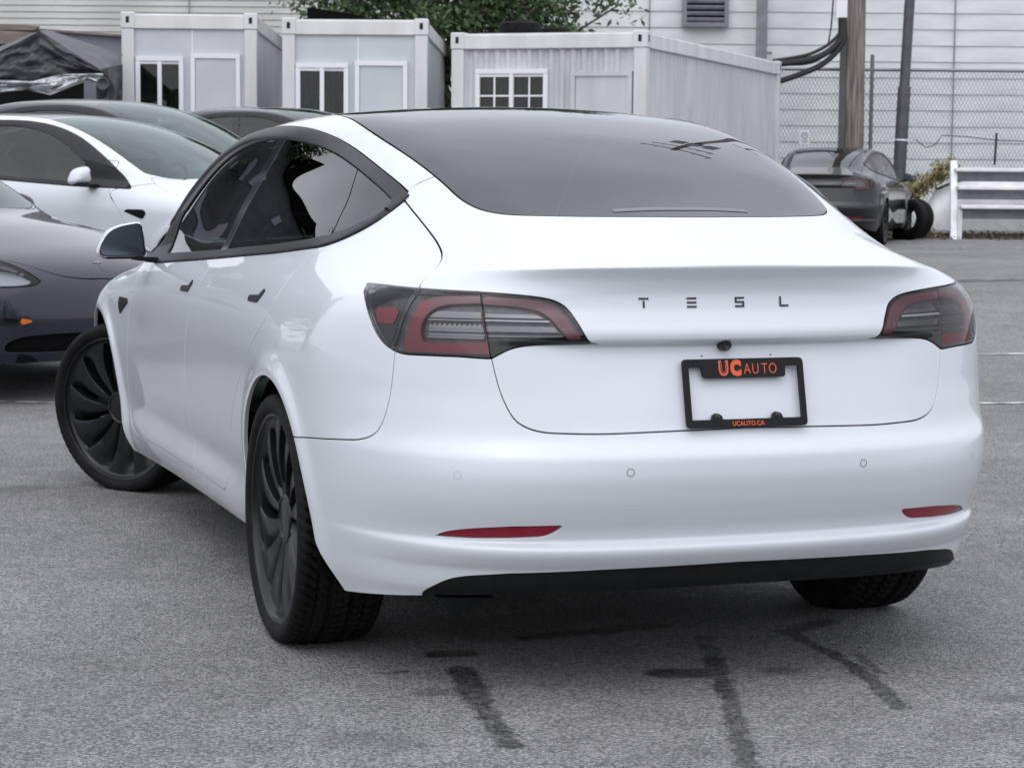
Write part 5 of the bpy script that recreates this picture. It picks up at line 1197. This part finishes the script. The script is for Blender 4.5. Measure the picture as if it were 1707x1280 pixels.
for i, (pts, r) in enumerate(cabs):
    P3 = [at(px, py, D-.35-.0*i) for px, py in pts]
    # smooth
    Q = []; T = np.linspace(0, len(P3)-1, 26)
    for t in T: Q.append([pchip(range(len(P3)), [p[k] for p in P3], t) for k in range(3)])
    o_ = np.array(Q[0]); mb = MB(); mb.tube([tuple(np.array(p, float).reshape(3)-o_) for p in Q], r, 8); co = mb.build('power_cable', MT['cable'], None, True); co.location = o_
    tag(co, ['thick black cable sweeping from the pole box down to the ribbed cabin roof, uppermost', 'thick black cable from the pole box, lowest where it meets the ribbed cabin', 'thin black cable curving from the pole box along the top of the bundle', 'short black cable lying level beside the ribbed cabin top corner', 'thin black wire hanging straight down left of the pole box'][i], 'cable', 'cables hanging from the pole box')
# steel lamp post
D = 36.6; a = at(1492, 400, D); a[2] = .1; b_ = at(1519, -40, D); lpst = thing('lamp_post', 'tall dark grey steel lamp post between the grey car and the white bench', 'lamp post', tuple(a)); d_ = b_-a
tb = (float(at(1500, 145, D)[2])-a[2])/d_[2]
mb = MB(); mb.tube([tuple(d_*t) for t in (0, tb)], .108, 16); mb.build('lower_shaft', MT['steel'], lpst, True)
mb = MB(); mb.tube([tuple(d_*t) for t in (tb, 2.6)], .086, 16); mb.build('upper_shaft', MT['steel'], lpst, True)
ta = (float(at(1500, 235, D)[2])-a[2])/d_[2]; mb = MB(); mb.tube([tuple(d_*t) for t in (ta, ta+.006)], .114, 16); mb.build('band_clamp', MT['pvc'], lpst, True)
mb = MB(); tp = d_*2.6; mb.box(tuple(tp+np.array([0, 0, .1])), (.9, .16, .1), -YAW); mb.box(tuple(tp+E1*.55-E2*.2), (.4, .3, .12), -YAW); mb.box(tuple(tp-E1*.55-E2*.2), (.4, .3, .12), -YAW); mb.build('lamp_head', MT['steel'], lpst)

# ================================================================ white bench stand, panel, tyres, shrub, weeds
D = 35.4; xL = upx(1590, D); o0 = UD(xL, D, GZ0); bn = thing('plank_stand', 'white stand of three stepped planks against the chain link fence', 'bench', o0)
Lb = 4.6
def bz(py): return float(at(1650, py, D)[2])-GZ0
for py, dy in ((283, .38), (313, .12), (345, -.14)):
    mb = MB(); c = E1*(Lb/2+.02)+E2*dy+np.array([0, 0, bz(py)+.045*0]); mb.box(tuple(c), (Lb, .26, .055), -YAW, bev=.008); mb.build('plank', MT['bench'], bn)
    mb = MB(); c = E1*(Lb/2+.02)+E2*(dy+.10)+np.array([0, 0, bz(py)-.115]); mb.box(tuple(c), (Lb-.04, .03, .16), -YAW); mb.build('riser_board', MT['steel2'], bn)  # grey board stands in for the shadow beneath each plank
for u in (0, Lb+.05):
    mb = MB(); p0 = E1*(u-.08)+E2*-.25; p1 = E1*(u+.04)+E2*.52+np.array([0, 0, bz(268)]); dd = E1*.05
    mb.hexa([tuple(p0-dd), tuple(p0+dd), tuple(p0+dd+E2*.1), tuple(p0-dd+E2*.1), tuple(p1-dd), tuple(p1+dd), tuple(p1+dd+E2*.1), tuple(p1-dd+E2*.1)]); mb.build('side_rail', MT['bench'], bn)
    mb = MB(); p0 = E1*(u+.03)+E2*-.1; mb.box(tuple(p0+np.array([0, 0, bz(350)/2])), (.07, .07, bz(350)), -YAW); mb.build('leg', MT['bench'], bn)
D = 36.2; o0 = UD(upx(1545, D), D, GZ0); pn = thing('white_panel', 'curved white body panel with a black edge strip leaning behind the plank stand', 'panel', o0)
V = []; nn = 16
for i in range(nn+1):
    u = i/nn; top = np.interp(u, [0, .06, .2, .5, 1], [.45, .72, .88, .93, 1.0])
    for j in range(7): v = j/6; V.append(tuple(E1*(u*2.4)+E2*(-.10*math.sin(v*PI)+.25*v)+np.array([0, 0, .12+top*v*.92])))
F = [(i*7+j, (i+1)*7+j, (i+1)*7+j+1, i*7+j+1) for i in range(nn) for j in range(6)]; k = len(V); V2 = [tuple(np.array(v)+E2*.03) for v in V]
mb = MB().add(V+V2, F+[tuple(x+k for x in f[::-1]) for f in F]); mb.build('panel_sheet', MT['bench'], pn, True)
mb = MB(); mb.tube([V[i*7+6] for i in range(1, nn+1)], .022, 6); mb.build('edge_strip', MT['cable'], pn, True)
for px, py, D, lab, tilt in ((1519, 352, 34.6, 'bare black tyre leaning upright beside the grey car by the lamp post', .25), (1527, 357, 35.2, 'second bare tyre standing behind the first tyre near the lamp post', .4)):
    o = toroid('loose_tyre', MT['rubber'], .24, .085, (0, 0, 0), axis='X'); c = at(px, py, D); o.location = (c[0], c[1], GZ0+.32); o.rotation_euler = (0, .12, tilt); tag(o, lab, 'tyre', 'loose tyres by the lamp post')
def leaves(n, fn, size, seed, m, name, parent=None):
    rg = np.random.default_rng(seed); P = fn(rg, n); d = rg.normal(size=(n, 3)); d /= np.linalg.norm(d, axis=1, keepdims=True); e = np.cross(d, rg.normal(size=(n, 3))); e /= np.linalg.norm(e, axis=1, keepdims=True)
    s = size*rg.uniform(.6, 1.3, (n, 1)); f_ = np.cross(d, e)
    V = np.stack([P-d*s, P+e*s*.42+f_*s*.12, P+d*s, P-e*s*.42+f_*s*.12], 1).reshape(-1, 3); i = np.arange(n)[:, None]*4
    F = np.concatenate([i+[0, 1, 2], i+[0, 2, 3]])
    return mk(name, (V, None, F), m, parent)
# shrub with dry leaves
D = 36.4; o0 = UD(upx(1545, D), D, GZ0); sh = thing('dry_shrub', 'straggly shrub with yellowing leaves growing through the fence behind the bench', 'shrub', o0)
brs = [[(1500, 340), (1512, 310), (1535, 295)], [(1505, 340), (1545, 300), (1570, 292)], [(1520, 340), (1560, 300), (1572, 276)], [(1515, 335), (1555, 290), (1598, 282)], [(1500, 330), (1520, 315), (1540, 312)], [(1560, 300), (1572, 285), (1585, 272)]]
bp3 = [[at(px, py, D-.1)-o0 for px, py in b] for b in brs]
mb = MB(); [mb.tube([tuple(p) for p in b], [.018, .012, .006], 5) for b in bp3]; mb.build('branch', MT['bark'], sh, True)
def fshr(rg, n):
    k = rg.integers(0, len(bp3), n); t = rg.uniform(.15, 1, n); return np.array([(lerp(bp3[a][0], bp3[a][1], b*2) if b < .5 else lerp(bp3[a][1], bp3[a][2], b*2-1)) for a, b in zip(k, t)])+rg.normal(0, .06, (n, 3))
lf = leaves(900, fshr, .05, 3, MT['dryleaf'], 'leaf', sh); lf['kind'] = 'stuff'
def fweed(rg, n):
    u = rg.uniform(upx(1480, 36), upx(1990, 36), n); dd = rg.normal(36.0, .45, n); z = np.abs(rg.normal(0, .07, n))+.14; return np.array([UD(a, b, c) for a, b, c in zip(u, dd, z)])
wd = leaves(5000, fweed, .045, 5, MT['weed'], 'weeds'); wd['kind'] = 'stuff'
mb = MB(); c = UD(upx(1730, 36.7), 36.75, .16); mb.box(tuple(c), (6.0, .25, .20), -YAW); kb = mb.build('kerb', MT['brown']); kb['kind'] = 'structure'

# ================================================================ tree behind the cabins
D = 35.0; o0 = UD(upx(800, D), D, .1); tr = thing('broadleaf_tree', 'large dark green tree standing behind the middle and ribbed cabins', 'tree', o0)
rg = np.random.default_rng(11); tips = []
mb = MB()
for bu in (-.1, .25, -.9):
    p = np.array([0, 0, 0.])+E1*bu; mb.tube([tuple(p+E1*.03*math.sin(i)+np.array([0, 0, i*.7])) for i in range(6)], [.15-.018*i for i in range(6)], 8)
mb.build('trunk', MT['bark'], tr, True)
for k in range(46):
    u = rg.uniform(-3.1, 2.2); base = E1*rg.uniform(-.7, .4)+np.array([0, 0, rg.uniform(1.6, 3.4)]); tip = E1*u+E2*rg.uniform(-1.2, 1.2)+np.array([0, 0, rg.uniform(3.1, 6.2)]); tips.append((base, tip))
    mb = MB(); mid = lerp(base, tip, .5)+np.array([0, 0, .25]); mb.tube([tuple(base), tuple(mid), tuple(tip)], [.05, .03, .012], 5); mb.build('limb', MT['bark'], tr, True)
def ftree(rg, n):
    P = []
    for _ in range(5200):
        if len(P) > 1300: break
        u = rg.uniform(-3.6, 2.35); v = rg.uniform(-1.4, 1.4); z = rg.uniform(3.0, 6.4)
        if ((u+.5)/3.3)**2+((z-4.8)/2.0)**2+(v/1.6)**2 > 1.0+.25*math.sin(u*4+z*3): continue
        if math.sin(u*2.3+1.2*z)*math.sin(z*3.1-u)+rg.uniform(-.6, 1.1) < -.15: continue
        P.append(E1*u+E2*v+np.array([0, 0, z]))
    P = np.array(P); k = rg.integers(0, len(P), n); return P[k]+rg.normal(0, .13, (n, 3))
lf = leaves(42000, ftree, .062, 9, MT['leaf'], 'crown', tr); lf['kind'] = 'stuff'

# ================================================================ neighbours left of the view, mirrored in the side windows
hs_ = thing('dark_house', 'dark two storey house beyond the left edge of the lot, mirrored in the side windows', 'house', (-6.3, 27, GZ0), R_(8))
def hb(nm, m, c, d, par=None): mb = MB(); mb.box(c, d); return mb.build(nm, m, par or hs_)
MT['housewall'] = noisy('dark_house_cladding', (.035, .036, .042), (.06, .062, .07), 2, .7)
hb('wall', MT['housewall'], (0, 2, 4.1), (4.6, 4, 8.2))
mb = MB(); mb.add([(-2.6, -.3, 8.1), (2.6, -.3, 8.1), (2.6, 4.3, 8.1), (-2.6, 4.3, 8.1), (0.4, -.3, 10.4), (0.4, 4.3, 10.4)], [(0, 1, 4), (1, 2, 5, 4), (2, 3, 5), (3, 0, 4, 5), (0, 3, 2, 1)]); mb.build('roof', MT['shell'], hs_)
for x in (-1.4, 0, 1.4):
    for z in (1.9, 4.2, 6.5): hb('window', MT['mauve'], (x, -.01, z), (.55, .06, .75))
o0 = np.array([-10.0, 26, GZ0]); t2 = thing('tall_tree', 'tall dark tree beyond the left edge of the lot beside the dark house', 'tree', tuple(o0))
mb = MB(); mb.tube([(0, 0, 0), (.1, 0, 3), (0, .2, 7), (.2, 0, 11)], [.3, .25, .16, .05], 8); mb.build('trunk', MT['bark'], t2, True)
def ft2(rg, n):
    c = rg.normal(size=(90, 3)); c /= np.linalg.norm(c, axis=1, keepdims=True); c = c*rg.uniform(.3, 1, (90, 1))*np.array([3.0, 3.0, 6.5])+np.array([0, 0, 8.0]); k = rg.integers(0, 90, n); return c[k]+rg.normal(0, .62, (n, 3))
lf = leaves(14000, ft2, .24, 21, MT['leaf'], 'crown', t2); lf['kind'] = 'stuff'

# ================================================================ cars
BD = Body()
main = make_car('parked_car', 'white electric saloon in front, seen from behind, wheels turned, empty plate frame', 'car', 1.25, True, BD, MT['white'], 'cars parked in the lot', steer=R_(37), plate=True)
proto = make_car('parked_car', 'white saloon parked behind on the left, nose towards the right', 'car', .55, False, BD, MT['white'], 'cars parked in the lot')
def place(o, x, y, deg, dz, label): o.location = (x, y, dz); o.rotation_euler = (0, 0, R_(deg)); o['label'] = label
place(proto, -.809, 11.388, -134.5, .19, 'white saloon parked behind on the left, nose towards the right')
def recolour(o, m, only=None):
    for c in o.children_recursive:
        if c.type == 'MESH' and c.data.materials and c.data.materials[0] == MT['white']:
            if only and not only(c): continue
            c.material_slots[0].link = 'OBJECT'; c.material_slots[0].material = m
CARS = [(-2.594, 9.12, -142.3, .025, 'dark', 'dark violet grey saloon at the left edge with its headlight and bonnet in view'),
        (-.05, 14.35, -134, .20, 'black', 'black saloon showing only its roof directly behind the white one on the left'),
        (2.15, 17.1, -134, .24, 'dark', 'dark saloon farthest back in the left row, only roof and side window in view'),
        (12.86, 23.5, -36.4, .19, 'grey', 'grey saloon far off on the right with a patched grey front wing')]
for x, y, dg, dz, m, lab in CARS:
    c = copy_tree(proto); place(c, x, y, dg, dz, lab); c.scale = (1.0, 1.0, 1.13) if y > 13.5 and y < 20 else (1, 1, 1); recolour(c, MT[m])
    if m == 'grey':
        for ch in c.children_recursive:
            if ch.name.startswith('front_wing'): ch.material_slots[0].material = MT['primer']
